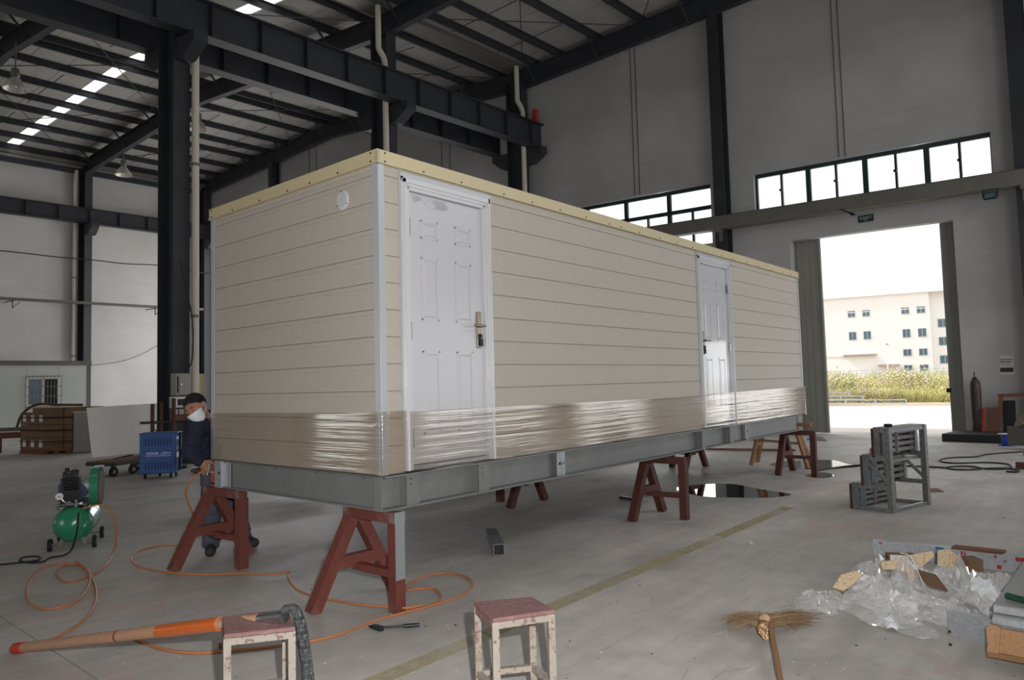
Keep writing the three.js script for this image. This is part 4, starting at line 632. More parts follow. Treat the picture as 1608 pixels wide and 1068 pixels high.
single('glass_bottle', lathe([[0, 0], [0.022, 0], [0.024, 0.01], [0.024, 0.08], [0.01, 0.11], [0.01, 0.14], [0, 0.14]], 16).rotateX(Math.PI / 2).rotateY(0.9).translate(1.98, 0.05, 2.42), phys(0x1c5a3c, 0.15, {}), 'small dark green bottle in the waste below the paper', 'bottle');
// long steel profile and what lies on it
{ const t = thing('steel_channel', 'long galvanised steel channel with red paint marks lying behind the waste', 'steel channel'), a = V(3.43, 0, 2.2), b = V(3.5, 0, 4.6);
  const g = (x, y, w, h) => { const q = along(flat(new THREE.BoxGeometry(w, h, 1).translate(x, y, 0.5)), a, b); q.computeVertexNormals(); return q; };
  part('web', [g(0, 0.065, 0.008, 0.13), g(0.028, 0.128, 0.05, 0.006), g(0.028, 0.003, 0.05, 0.006), g(-0.006, 0.066, 0.004, 0.008)], M.galv, t);
  part('tape', bar(V(3.425, 0.065, 2.665), V(3.426, 0.065, 2.72), 0.012, 0.132), std(0x2f6d9c, 0.5), t);
  for (const [z, y, h] of [[2.26, 0.11, 0.012], [2.84, 0.1, 0.03], [2.86, 0.1, 0.03], [3.06, 0.1, 0.02], [3.12, 0.07, 0.02], [3.2, 0.1, 0.03], [3.23, 0.1, 0.03], [3.08, 0.025, 0.03], [3.2, 0.025, 0.02]]) part('paint_mark', bx(0.001, h, rr(0.006, 0.03), 3.43 - 0.0045 + (z - 2.2) * 0.029, y, z), M.redPaint, t); }
single('wooden_board', bar(V(3.48, 0.135, 2.78), V(3.44, 0.145, 3.12), 0.1, 0.018), M.rustWood, 'short red-brown board resting on the long galvanised channel', 'board');
{ const t = thing('steel_channel', 'short galvanised channel with punched holes under the grey panel stack', 'steel channel');
  part('web', [bx(0.006, 0.13, 0.85, 1.63, 0.066, 3.44, 0, -0.32), bx(0.05, 0.006, 0.85, 1.655, 0.129, 3.44, 0, -0.32), bx(0.05, 0.006, 0.85, 1.655, 0.004, 3.44, 0, -0.32), bx(0.004, 0.012, 0.8, 1.626, 0.068, 3.44, 0, -0.32)].map((g) => g.translate(-0.06, -0.0005, -0.01)), M.galv, t); 
  for (const y of [0.03, 0.1]) part('hole', new THREE.CylinderGeometry(0.008, 0.008, 0.004, 12).rotateZ(Math.PI / 2).translate(1.433, y, 3.075), M.black, t); }
{ // stack of sandwich panels on a chipboard base
  for (let i = 0; i < 4; i++) { const t = thing('sandwich_panel', ['lowest grey panel of the stack on the chipboard base', 'second grey panel from the bottom of the stack', 'third grey panel from the bottom of the stack', 'topmost grey panel of the stack beside the plastic waste'][i], 'panel', [0, 0, 0]);
    part('core', bx(2.3, 0.04, 1.1, 2.47 + i * 0.012 * (i % 2 ? 1 : -1), 0.155 + i * 0.042, 3.88, 0, -0.03), M.panelGrey, t); part('edge_strip', bx(0.006, 0.034, 1.1, 1.308 + i * 0.012 * (i % 2 ? 1 : -1), 0.155 + i * 0.042, 3.845, 0, -0.03), M.galv, t); }
  const t = thing('chipboard_base', 'brown chipboard crate base standing under the end of the grey panels', 'board');
  part('face_board', bx(0.02, 0.13, 0.66, 1.28, 0.145, 3.6), M.chipboard, t); part('bottom_strip', bx(0.026, 0.025, 0.66, 1.27, 0.075, 3.6), M.paleWood, t); part('side_board', bx(0.02, 0.15, 0.05, 1.268, 0.15, 3.3, 0.12), M.chipboard, t); for (const x of [1.5, 2.4, 3.3]) part('bearer', bx(0.1, 0.128, 1.0, x, 0.064, 3.9), M.paleWood, t);
  single('green_strap', tube([[1.5, 0.322, 3.34], [1.45, 0.322, 3.44], [1.42, 0.322, 3.6], [1.39, 0.322, 3.8]], 0.018, 6, 8), M.greenDark, 'dark green roll of cloth lying across the topmost grey panel', 'cloth'); }
// ------------------------------------------------------------------ metal steps
{ const o = V(5.57, 0, 1.48), er = V(-0.155, 0, 0.988), ew = V(0.966, 0, 0.257), at = (r, w, y) => o.clone().addScaledVector(er, r).addScaledVector(ew, w).setY(y);
  const t = thing('metal_steps', 'three-tread zinc metal steps standing alone on the floor before the gate', 'steps'), W = 0.78, D = 0.41, yy = [0.29, 0.615, 0.92], r0 = [0, 0.135, 0.27], q = 0.042;
  const L = (a, b, w = q, h = q, up = ew) => bar(at(...a), at(...b), w, h, up);
  for (const w of [0, W]) {
    part('post', L([D, w, 0], [D, w, 0.92], 0.06, 0.06), M.stairZinc, t);
    for (let i = 0; i < 3; i++) { part('upright', L([r0[i] + 0.03, w, i ? yy[i - 1] : 0], [r0[i] + 0.03, w, yy[i]], 0.07, 0.06), M.stairZinc, t); part('rail', L([r0[i] + 0.01, w, yy[i] - 0.024], [D, w, yy[i] - 0.024], 0.045, 0.05, UP), M.stairZinc, t); }
    part('bottom_rail', L([0.02, w, 0.022], [D, w, 0.022], 0.04, 0.04, UP), M.stairZinc, t); part('brace', L([0.17, w, 0.55], [D - 0.02, w, 0.32], 0.03, 0.03), M.stairZinc, t);
  }
  part('rear_rail', L([D, 0, 0.022], [D, W, 0.022], 0.04, 0.04, UP), M.stairZinc, t); part('rear_rail', L([D, 0, 0.895], [D, W, 0.895], 0.04, 0.05, UP), M.stairZinc, t); part('rear_rail', L([D - 0.05, 0, 0.55], [D - 0.05, W * 1, 0.55], 0.03, 0.03, UP), M.stairZinc, t);
  for (let i = 0; i < 3; i++) {
    const lo = (i ? yy[i - 1] : 0.02) + 0.01, hi = yy[i] - 0.03, r = r0[i] + 0.05;
    part('tread', bar(at(r0[i] + (i === 2 ? 0.078 : 0.062), -0.01, yy[i] + 0.004), at(r0[i] + (i === 2 ? 0.078 : 0.062), W + 0.01, yy[i] + 0.004), i === 2 ? 0.18 : 0.145, 0.008), std(0x77716a, 0.5, 0.4), t);
    part('checker_plate', bar(at(r0[i] - 0.012, -0.03, (lo + hi) / 2), at(r0[i] - 0.012, W + 0.012, (lo + hi) / 2), 0.026, hi - lo + 0.05), std(0x4a342e, 0.6, 0.3), t);
    const n = 4; for (let k = 0; k < n; k++) { const y = lo + (hi - lo) * (k + 0.5) / n; part('slat', bar(at(r, 0.09, y), at(r, W - 0.02, y), 0.012, (hi - lo) / n * 0.6), M.stairZinc, t); }
    part('slat_post', bar(at(r + 0.006, 0.35, lo), at(r + 0.006, 0.35, hi), 0.03, 0.03), M.stairZinc, t); part('end_channel', [bar(at(r + 0.03, 0.06, lo), at(r + 0.03, 0.06, hi), 0.05, 0.05)], std(0x66737f, 0.4, 0.5), t);
  }
  const bolt = join(new THREE.CylinderGeometry(0.008, 0.008, 0.012, 6).rotateX(Math.PI / 2)); bolt.userData.done = true;
  for (const [r, y] of [[0.04, 0.26], [0.14, 0.27], [0.4, 0.27], [0.04, 0.03], [0.4, 0.03], [0.17, 0.59], [0.26, 0.59], [0.4, 0.59], [0.3, 0.89], [0.4, 0.89], [0.4, 0.33]]) { const m = part('bolt', bolt, M.chrome, t); m.position.copy(at(r, -0.03, y)); m.rotation.y = Math.atan2(ew.x, ew.z); }
  const p = at(0.2, 0.1, 0.66); const g = thing('angle_grinder', 'small red and black power tool resting on the middle tread', 'power tool', [p.x, 0.627, p.z], 0.4);
  part('body', [rod(V(-0.06, 0.03, 0), V(0.1, 0.03, 0), 0.028, 14)], M.redPaint, g); part('grip', rod(V(-0.05, 0.03, 0), V(-0.09, 0.12, 0.0), 0.017, 10), M.black, g); part('disc', new THREE.CylinderGeometry(0.05, 0.05, 0.005, 20).translate(0.1, 0.006, 0), M.darkMetal, g);
  const p2 = at(0.34, 0.16, 0.93); single('tape_roll', [new THREE.TorusGeometry(0.03, 0.016, 10, 24).rotateX(Math.PI / 2).translate(p2.x, 0.944, p2.z)], M.black, 'small black tape roll on the top tread of the metal steps', 'tape'); }
// ------------------------------------------------------------------ by the far wall
single('steel_platform', [rb(1.2, 0.17, 3.2, 0.01).rotateY(-0.1).translate(15.35, 0.086, 2.45)], std(0x2a2a2c, 0.6, 0.2), 'low dark steel plate stand along the wall under the gas cylinder', 'platform');
{ const q = H(16.0, -0.4, 0.172), t = thing('gas_cylinder', 'tall brown rusty gas cylinder standing upright right of the gate', 'gas cylinder', q.toArray());
  part('body', lathe([[0, 0], [0.105, 0], [0.115, 0.015], [0.115, 1.0], [0.112, 1.06], [0.095, 1.12], [0.06, 1.165], [0.045, 1.18], [0, 1.18]], 32), M.cylinder, t);
  part('collar', lathe([[0, 1.17], [0.045, 1.17], [0.046, 1.21], [0.03, 1.22], [0, 1.22]], 20), M.darkMetal, t); part('valve', [rod(V(0, 1.2, 0), V(0, 1.3, 0), 0.012), rod(V(-0.03, 1.25, 0), V(0.03, 1.25, 0), 0.011), rod(V(0, 1.29, 0), V(0, 1.315, 0), 0.02, 10)], M.darkMetal, t); }
const lean = (w, h, th, u, v, y, tilt, mat, label, name = 'board', cat = 'board') => { const t = new THREE.Mesh(join(bx(w, h, th, 0, h / 2, 0)), mat); t.name = numbered(name); t.position.copy(H(u, v, y)); t.rotation.order = 'YXZ'; t.rotation.set(-tilt, Math.atan2(-A.x, -A.z), 0); t.castShadow = t.receiveShadow = true; scene.add(t); return meta(t, label, cat); };
lean(0.24, 0.55, 0.02, 15.72, -0.73, 0.172, 0.25, std(0x6a4a3a, 0.7), 'brown board leaning on the wall right of the gas cylinder');
lean(0.05, 0.53, 0.03, 15.75, -0.555, 0.172, 0.25, M.redPaint, 'narrow red strip leaning beside the brown board by the wall', 'strip', 'strip');
lean(0.08, 0.36, 0.03, 15.95, -0.5, 0.172, 0.2, std(0x5a3a34, 0.7), 'low dark red offcut leaning between gas cylinder and red strip', 'offcut', 'offcut');
lean(0.24, 0.68, 0.02, 16.0, -1.0, 0.172, 0.12, M.black, 'black sheet leaning on the wall behind the brown wooden frame', 'sheet', 'sheet');
{ const t = thing('timber_stand', 'brown wooden frame leaning on the wall over the black sheet', 'stand', H(15.8, -1.25, 0.172).toArray(), Math.atan2(-A.x, -A.z));
  part('stile', bar(V(-0.45, 0, 0), V(-0.36, 0.8, -0.16), 0.08, 0.04, V(0, 0, 1)), M.rustWood, t); part('head', bar(V(-0.42, 0.79, -0.16), V(0.6, 0.82, -0.16), 0.06, 0.07), M.rustWood, t); part('stile', bar(V(0.55, 0, 0), V(0.55, 0.8, -0.16), 0.08, 0.04, V(0, 0, 1)), M.rustWood, t); }
{ const t = thing('cable_drum', 'blue plastic cable drum standing on the floor before the dark platform', 'drum', [14.35, 0, 2.02]);
  part('core', lathe([[0, 0.01], [0.075, 0.01], [0.075, 0.235], [0, 0.235]], 24), M.blueDrum, t); part('flange', lathe([[0, 0], [0.14, 0], [0.14, 0.012], [0, 0.012]], 28), M.blueDrum, t); part('flange', lathe([[0, 0.232], [0.14, 0.232], [0.14, 0.245], [0, 0.245]], 28), M.boardWhite, t); }
{ const a = V(13.7, 0.25, 2.12), b = V(13.9, 0.25, 4.4); single('steel_beam_offcut', iBeam(a, b, 0.36, 0.24, 0.16, 0.03), std(0x55514b, 0.5, 0.3), 'thick grey I-shaped steel offcut on the floor beside the blue drum', 'steel beam');
  single('bearer', [bx(0.1, 0.07, 0.1, 13.72, 0.035, 2.6), bx(0.1, 0.07, 0.1, 13.86, 0.035, 4.0)], M.rustWood, 'wooden blocks under the grey I-shaped steel offcut', 'wood block'); }
single('rag_heap', crumple(0, 0, 0.5, 0.4, 0.34, 0.8, 88, 0, M.foamChip).translate(13.75, 0.43, 2.42), std(0x8a7862, 0.9), 'crumpled dusty rag on top of the grey I-shaped steel offcut', 'rag');
single('steel_box_section', rb(0.9, 0.12, 0.12, 0.006).rotateY(-1.3).translate(12.6, 0.062, 2.9), std(0x6f716e, 0.5, 0.3), 'grey box section lying on the floor at the far right', 'steel bar');
single('steel_box_section', rb(0.12, 0.1, 1.6, 0.006).translate(10.35, 0.052, 3.35), M.oxideDark, 'dark red box section on the floor beside the looped cable', 'steel bar');
single('steel_box_section', rb(0.12, 0.1, 1.4, 0.006).translate(11.3, 0.052, 3.35), M.oxideDark, 'second dark red box section, behind the one beside the looped cable', 'steel bar');
// ------------------------------------------------------------------ compressor
{ const ax = V(0.45, 0, -0.89), t = thing('air_compressor', 'green wheeled air compressor with a round tank and belt guard', 'compressor', [-0.60, 0, -4.02], Math.atan2(ax.x, ax.z));  // local +z runs along the tank
  const k = 0.178, cy = 0.245, L = 0.6;
  part('tank', [lathe([[0, -0.02], [0.06, -0.012], [0.12, 0.015], [0.16, 0.055], [k, 0.11], [k, L], [0.16, L + 0.055], [0.12, L + 0.095], [0, L + 0.13]].map(([r, y]) => [r, y]), 36).rotateX(Math.PI / 2).translate(0, cy, 0)], M.green, t);
  part('label_plate', bx(0.09, 0.035, 0.004, -0.085, cy - 0.02, 0.03, 0.55, -0.6, -0.4), M.paper, t);
  part('deck', bx(0.26, 0.02, 0.5, 0, cy + 0.185, 0.33), M.darkMetal, t);
  part('pump', [bx(0.15, 0.12, 0.15, 0.04, cy + 0.27, 0.2), bx(0.12, 0.04, 0.14, 0.04, cy + 0.47, 0.2), ...[0, 1, 2, 3, 4].map((i) => bx(0.16, 0.008, 0.16, 0.04, cy + 0.35 + i * 0.022, 0.2)), rod(V(-0.0, cy + 0.5, 0.15), V(-0.0, cy + 0.53, 0.15), 0.02), rod(V(0.08, cy + 0.5, 0.25), V(0.08, cy + 0.54, 0.25), 0.02)], M.black, t);
  part('head_bolts', [[-0.01, 0.14], [0.09, 0.14], [-0.01, 0.26], [0.09, 0.26], [0.04, 0.2]].map(([x, z]) => rod(V(x, cy + 0.49, z), V(x, cy + 0.515, z), 0.013)), M.darkMetal, t);
  part('motor', [rod(V(0.02, cy + 0.28, 0.38), V(0.02, cy + 0.28, 0.6), 0.095, 20), bx(0.05, 0.16, 0.14, 0.12, cy + 0.3, 0.24)], std(0x2b3f66, 0.5), t);
  part('belt_guard', [rod(V(-0.14, cy + 0.34, 0.22), V(-0.22, cy + 0.34, 0.22), 0.19, 36), bx(0.08, 0.38, 0.2, -0.18, cy + 0.34, 0.38)], M.green, t);
  part('guard_mesh', [rod(V(-0.222, cy + 0.34, 0.22), V(-0.228, cy + 0.34, 0.22), 0.17, 32), new THREE.TorusGeometry(0.19, 0.008, 8, 36).rotateY(Math.PI / 2).translate(-0.222, cy + 0.34, 0.22)], std(0x5c5650, 0.7), t);
  part('gauge', [rod(V(0.11, cy + 0.285, 0.06), V(0.11, cy + 0.285, 0.035), 0.033, 24)], M.paper, t); part('gauge_needle', bx(0.03, 0.005, 0.003, 0.11, cy + 0.285, 0.033, 0, 0, 0.6), M.black, t);
  part('pipework', [tube([[0.11, cy + 0.285, 0.08], [0.07, cy + 0.22, 0.08], [0.0, cy + 0.2, 0.1], [-0.08, cy + 0.2, 0.12]], 0.012, 6, 8), rod(V(0.03, cy + 0.21, 0.05), V(0.03, cy + 0.21, 0.12), 0.022), rod(V(-0.03, cy + 0.17, 0.06), V(-0.03, cy + 0.24, 0.06), 0.016)], M.chrome, t);
  part('handle', tube([[0.11, cy + 0.16, 0.02], [0.11, cy + 0.2, -0.02], [0, cy + 0.21, -0.03], [-0.11, cy + 0.2, -0.02], [-0.11, cy + 0.16, 0.02]], 0.009, 6, 8), M.chrome, t);
  for (const z of [0.08, 0.58]) { part('axle', [rod(V(-0.2, 0.06, z), V(0.2, 0.06, z), 0.01), bx(0.03, 0.12, 0.03, -0.09, 0.1, z, 0, 0, -0.4), bx(0.03, 0.12, 0.03, 0.09, 0.1, z, 0, 0, 0.4)], M.lampBody, t); for (const x of [-0.19, 0.19]) { const w = part('wheel', [rod(V(x - 0.016, 0.06, z), V(x + 0.016, 0.06, z), 0.06, 22)], M.rubber, t); part('hub', rod(V(x - 0.019, 0.06, z), V(x + 0.019, 0.06, z), 0.025, 14), M.lampBody, w); } } }
// ------------------------------------------------------------------ welder, trolley, rack, white board
{ const o = V(2.44, 0, -9.83), fr = V(0.26, 0, 0.966).normalize(); const ang = Math.atan2(-0.4, 1);   // front face turned towards the bay
  const t = thing('welding_machine', 'blue boxy welding machine on small wheels with white lettering', 'welding machine', [2.42, 0, -9.16], -0.62), w = 0.6, h = 0.69, d = 0.42, y0 = 0.1;
  part('front_panel', rb(w, h, 0.02, 0.006, 0, y0 + h / 2, 0), M.bluePaint, t); part('rear_panel', rb(w, h, 0.02, 0.006, 0, y0 + h / 2, -d), M.bluePaint, t); part('top_panel', rb(w + 0.03, 0.02, d + 0.03, 0.006, 0, y0 + h + 0.01, -d / 2), M.bluePaint, t); part('base_panel', rb(w, 0.02, d, 0.006, 0, y0, -d / 2), M.darkMetal, t);
  part('side_panel', bx(0.012, h, d - 0.02, -w / 2 + 0.006, y0 + h / 2, -d / 2), M.bluePaint, t);
  part('control_panel', bx(0.012, h - 0.04, d - 0.08, w / 2 - 0.03, y0 + h / 2, -d / 2), M.black, t); part('side_post', bx(0.02, h, 0.03, w / 2 - 0.01, y0 + h / 2, -d + 0.02), M.bluePaint, t);
  for (const [y, hh, c] of [[y0 + 0.6, 0.05, M.paper], [y0 + 0.42, 0.05, M.lampBody], [y0 + 0.3, 0.09, M.paper]]) part('side_label', bx(0.004, hh, 0.18, w / 2 - 0.022, y, -d / 2 + 0.02), c, t);
  for (let i = 0; i < 9; i++) for (const y of [y0 + 0.55, y0 + 0.13]) part('vent_slot', bx(0.016, y > 0.4 ? 0.14 : 0.12, 0.004, -0.2 + i * 0.05, y, 0.0105), std(0x182a54, 0.7), t);
  const face = canvasTex(512, 128, (x, W, Hh) => { x.fillStyle = '#2a55a8'; x.fillRect(0, 0, W, Hh); x.fillStyle = '#e6ebf5'; x.font = 'italic bold 64px sans-serif'; x.fillText('FERVOR', 18, 70); x.strokeStyle = '#e6ebf5'; x.lineWidth = 6; const L = (...p) => { x.beginPath(); x.moveTo(p[0], p[1]); for (let i = 2; i < p.length; i += 2) x.lineTo(p[i], p[i + 1]); x.stroke(); };
    L(318, 24, 318, 68); L(318, 42, 340, 42); L(300, 68, 344, 68); L(362, 24, 362, 68); L(356, 28, 388, 28, 388, 68, 356, 68); L(356, 46, 388, 46); L(402, 28, 402, 66); L(396, 46, 412, 46); L(424, 22, 424, 66); L(414, 36, 438, 36); L(414, 52, 438, 52); L(472, 22, 472, 44, 450, 68); L(472, 44, 494, 68); L(452, 38, 494, 38); x.fillRect(14, 84, 490, 3); x.fillStyle = '#c3cfe6'; for (let i = 0; i < 26; i++) x.fillRect(18 + i * 18.6, 96, 12, 14); });
  const f = new THREE.Mesh(new THREE.PlaneGeometry(0.44, 0.11).translate(0, y0 + 0.335, 0.0112), std(0xffffff, 0.5, 0, { map: face })); f.name = numbered('lettering'); t.add(f);
  for (const [x, z] of [[-0.22, -0.04], [0.2, -0.04], [-0.05, -d + 0.05], [0.22, -d + 0.05]]) part('wheel', [rod(V(x - 0.015, 0.045, z), V(x + 0.015, 0.045, z), 0.045, 18), bx(0.02, 0.04, 0.03, x, 0.075, z)], M.rubber, t);
  part('lifting_eye', new THREE.TorusGeometry(0.035, 0.009, 8, 20).translate(-0.1, y0 + h + 0.04, -0.15), M.darkMetal, t);
  for (let k = 0; k < 3; k++) { const p = []; for (let i = 0; i < 14; i++) p.push([3.1 + i * 0.05 + rr(-.02, .02), 0.02 + rr(0, 0.07), -9.35 + Math.sin(i * 1.1 + k * 2) * 0.16 + k * 0.05]); single('welding_cable', tube(p, 0.014, 4, 6), [M.rustWood, M.cable, M.lampBody][k], ['red-brown welding lead tangled on the floor beside the blue machine', 'black welding lead tangled on the floor beside the blue machine', 'grey welding lead tangled on the floor beside the blue machine'][k], 'cable'); } }
{ const t = thing('platform_trolley', 'low platform trolley with rubber wheels behind the blue welding machine', 'trolley', [2.35, 0, -10.62], 0.42);
  part('deck', rb(1.3, 0.05, 0.62, 0.01, 0.18, 0.26, 0), M.rustWood, t); part('rim', [bar(V(-0.47, 0.235, 0.31), V(0.83, 0.235, 0.31), 0.03, 0.06), bar(V(-0.47, 0.235, -0.31), V(0.83, 0.235, -0.31), 0.03, 0.06), bar(V(-0.47, 0.235, -0.31), V(-0.47, 0.235, 0.31), 0.03, 0.06)], M.darkMetal, t);
  for (const [x, z] of [[-0.36, 0.2], [0.05, 0.24], [0.7, 0.2], [0.6, -0.2]]) { const w = part('wheel', [rod(V(x - 0.02, 0.09, z), V(x + 0.02, 0.09, z), 0.09, 24)].map((g) => g.translate(-x, -0.09, -z).rotateY(Math.PI / 2).translate(x, 0.09, z)), M.rubber, t); part('hub', rod(V(x, 0.09, z - 0.024), V(x, 0.09, z + 0.024), 0.035, 16), M.lampBody, w); part('fork', [bx(0.06, 0.06, 0.06, x, 0.2, z)], M.darkMetal, t); } }
single('iron_bar', rod(V(2.2, 0.31, -10.5), V(2.5, 0.36, -10.44), 0.012, 8), M.darkMetal, 'short iron bar lying on the platform trolley', 'bar');
{ const t = thing('pipe_rack', 'dark upright pipe rack rising behind the blue welding machine', 'rack');
  for (const [x, z, y] of [[2.93, -10.62, 1.3], [3.08, -10.58, 1.33], [3.28, -10.48, 1.4]]) part('upright', rod(V(x, 0, z), V(x, y, z), 0.036, 12), M.oxideDark, t);
  part('cross_pipe', rod(V(2.72, 0.94, -10.68), V(3.75, 0.93, -10.3), 0.026, 10), M.darkMetal, t); part('foot', bar(V(2.8, 0.03, -10.66), V(3.5, 0.03, -10.4), 0.06, 0.06), M.darkMetal, t); part('brace', bar(V(3.08, 1.0, -10.58), V(3.02, 0.02, -10.9), 0.03, 0.03), M.darkMetal, t); }
{ const a = V(3.38, 0, -15.03), b = V(5.35, 0, -15.4), up = V(0.03, 1.2, -0.1); single('white_board', hexa([a, b, b.clone().add(V(0, 0, -.02)), a.clone().add(V(0, 0, -.02))], [a.clone().add(V(-.1, 1.2, -.1)), b.clone().add(V(-.02, 1.25, -.1)), b.clone().add(V(-.02, 1.25, -.12)), a.clone().add(V(-.1, 1.2, -.12))]), M.boardWhite, 'large plain white sheet standing upright beside the wrapped cartons', 'board');
  single('prop', [bar(V(4.0, 0.0, -15.6), V(4.0, 1.0, -15.28), 0.05, 0.05), bar(V(4.9, 0.0, -15.75), V(4.9, 1.0, -15.43), 0.05, 0.05)], M.paleWood, 'wooden props behind the standing white sheet', 'prop'); }
// ------------------------------------------------------------------ cartons on the left
{ const c0 = V(3.06, 0, -17.35), l = V(-0.175, 0, -0.985), r = V(0.847, 0, 0.53).normalize(), hs = 0.37; // l along the labelled side, r along the plain side
  const box = (i, k, j, wl, wr, hh, label, withLabel) => { const t = thing('carton', label, 'carton', [0, 0, 0], 0, 'cartons of the strapped pallet stack'); const p = c0.clone().addScaledVector(l, i).addScaledVector(r, k).setY(0.1 + j);
    const q = [p, p.clone().addScaledVector(r, wr), p.clone().addScaledVector(r, wr).addScaledVector(l, wl), p.clone().addScaledVector(l, wl)]; part('box', hexa(q, q.map((v) => v.clone().setY(v.y + hh))), j % 2 ? M.card : M.card, t);
    part('tape', hexa(q.map((v, n) => v.clone().addScaledVector(r, n % 3 ? 0.001 : -0.002).setY(v.y + hh * 0.5 - 0.012)), q.map((v, n) => v.clone().addScaledVector(r, n % 3 ? 0.001 : -0.002).setY(v.y + hh * 0.5 + 0.012))), M.cardDark, t);
    if (withLabel) { const m = p.clone().addScaledVector(l, wl * 0.3).addScaledVector(r, -0.004); const e = [m, m.clone().addScaledVector(l, 0.16)], y = m.y + hh * 0.25; part('paper_label', hexa([e[0].clone().setY(y), e[1].clone().setY(y), e[1].clone().addScaledVector(r, 0.003).setY(y), e[0].clone().addScaledVector(r, 0.003).setY(y)], [e[0].clone().setY(y + 0.17), e[1].clone().setY(y + 0.17), e[1].clone().addScaledVector(r, 0.003).setY(y + 0.17), e[0].clone().addScaledVector(r, 0.003).setY(y + 0.17)]), M.paper, t); } return t; };
  const lv = ['bottom', 'middle', 'top'], cl = ['nearest the aisle corner', 'in the centre row', 'row beside the red beam'];
  for (let j = 0; j < 3; j++) for (let i = 0; i < 3; i++) box(i * 0.41, 0, j * (hs - 0.04), 0.4, 0.62, hs - 0.05, 'brown carton, ' + lv[j] + ' layer of the pallet stack, ' + cl[i], j !== 1);
  const q = c0.clone().addScaledVector(l, 0.02).setY(1.075), e = [q, q.clone().addScaledVector(r, 1.35), q.clone().addScaledVector(r, 1.35).addScaledVector(l, 0.6), q.clone().addScaledVector(l, 0.6)];
  single('flat_carton', hexa(e, e.map((v) => v.clone().setY(1.2))), M.card, 'long flat carton lying across the top of the pallet stack', 'carton');
  { const p = c0.clone().addScaledVector(r, 0.66).setY(0.02), e2 = [p, p.clone().addScaledVector(r, 0.62), p.clone().addScaledVector(r, 0.62).addScaledVector(l, 0.9), p.clone().addScaledVector(l, 0.9)]; single('wrapped_block', hexa(e2, e2.map((v) => v.clone().setY(1.05))), M.bubble, 'dull grey wrapped block between the brown cartons and the white sheet', 'package'); }
  { const t = thing('pallet', 'dark wooden pallet under the strapped brown cartons', 'pallet'); for (const k of [0.03, 0.3, 0.56]) part('bearer', bar(c0.clone().addScaledVector(r, k).setY(0.04), c0.clone().addScaledVector(r, k).addScaledVector(l, 1.24).setY(0.04), 0.09, 0.078), M.rustWood, t); for (let i = 0; i < 6; i++) part('slat', bar(c0.clone().addScaledVector(l, 0.05 + i * 0.225).setY(0.089), c0.clone().addScaledVector(l, 0.05 + i * 0.225).addScaledVector(r, 0.62).setY(0.089), 0.1, 0.02), M.rustWood, t); }
  const w = (a, b, y) => c0.clone().addScaledVector(l, a).addScaledVector(r, b).setY(y);
  for (const y of [0.32, 0.62, 0.95]) single('strap', [bar(w(-0.006, -0.006, y), w(1.25, -0.006, y), 0.006, 0.03), bar(w(-0.006, -0.006, y), w(-0.006, 0.64, y), 0.006, 0.03)], M.black, ['black strap lowest round the brown cartons', 'black strap round the middle of the brown cartons', 'black strap highest round the brown cartons'][Math.round((y - 0.32) / 0.31)], 'strap');
  single('strap', bar(w(-0.01, 0.42, 0.08), w(-0.01, 0.42, 1.2), 0.02, 0.006, V(0, 0, 1)), M.black, 'black upright strap on the plain face of the brown cartons', 'strap');
  single('hose_bundle', tube([w(1.3, -0.05, 0.7), w(1.2, 0.0, 1.0), w(0.9, 0.1, 1.24), w(0.6, 0.2, 1.3), w(0.3, 0.4, 1.27), w(0.1, 0.9, 1.25)], 0.035, 6, 8), M.cardDark, 'brown sheath of tubing draped over the top of the cartons', 'tubing');
  const t = thing('steel_beam', 'long dark red steel beam with grey top reaching left from the cartons', 'steel beam'); part('beam', bar(V(3.05, 0.46, -19.2), V(-0.5, 0.5, -20.5), 0.2, 0.16), M.oxide, t); part('top_plate', bar(V(3.05, 0.62, -19.2), V(-0.5, 0.66, -20.5), 0.26, 0.1), M.gantry, t); for (const k of [0.15, 0.85]) part('foot', bar(V(3.05 - 3.55 * k, 0, -19.2 - 1.3 * k), V(3.05 - 3.55 * k, 0.4, -19.2 - 1.3 * k), 0.2, 0.2), M.oxideDark, t); }
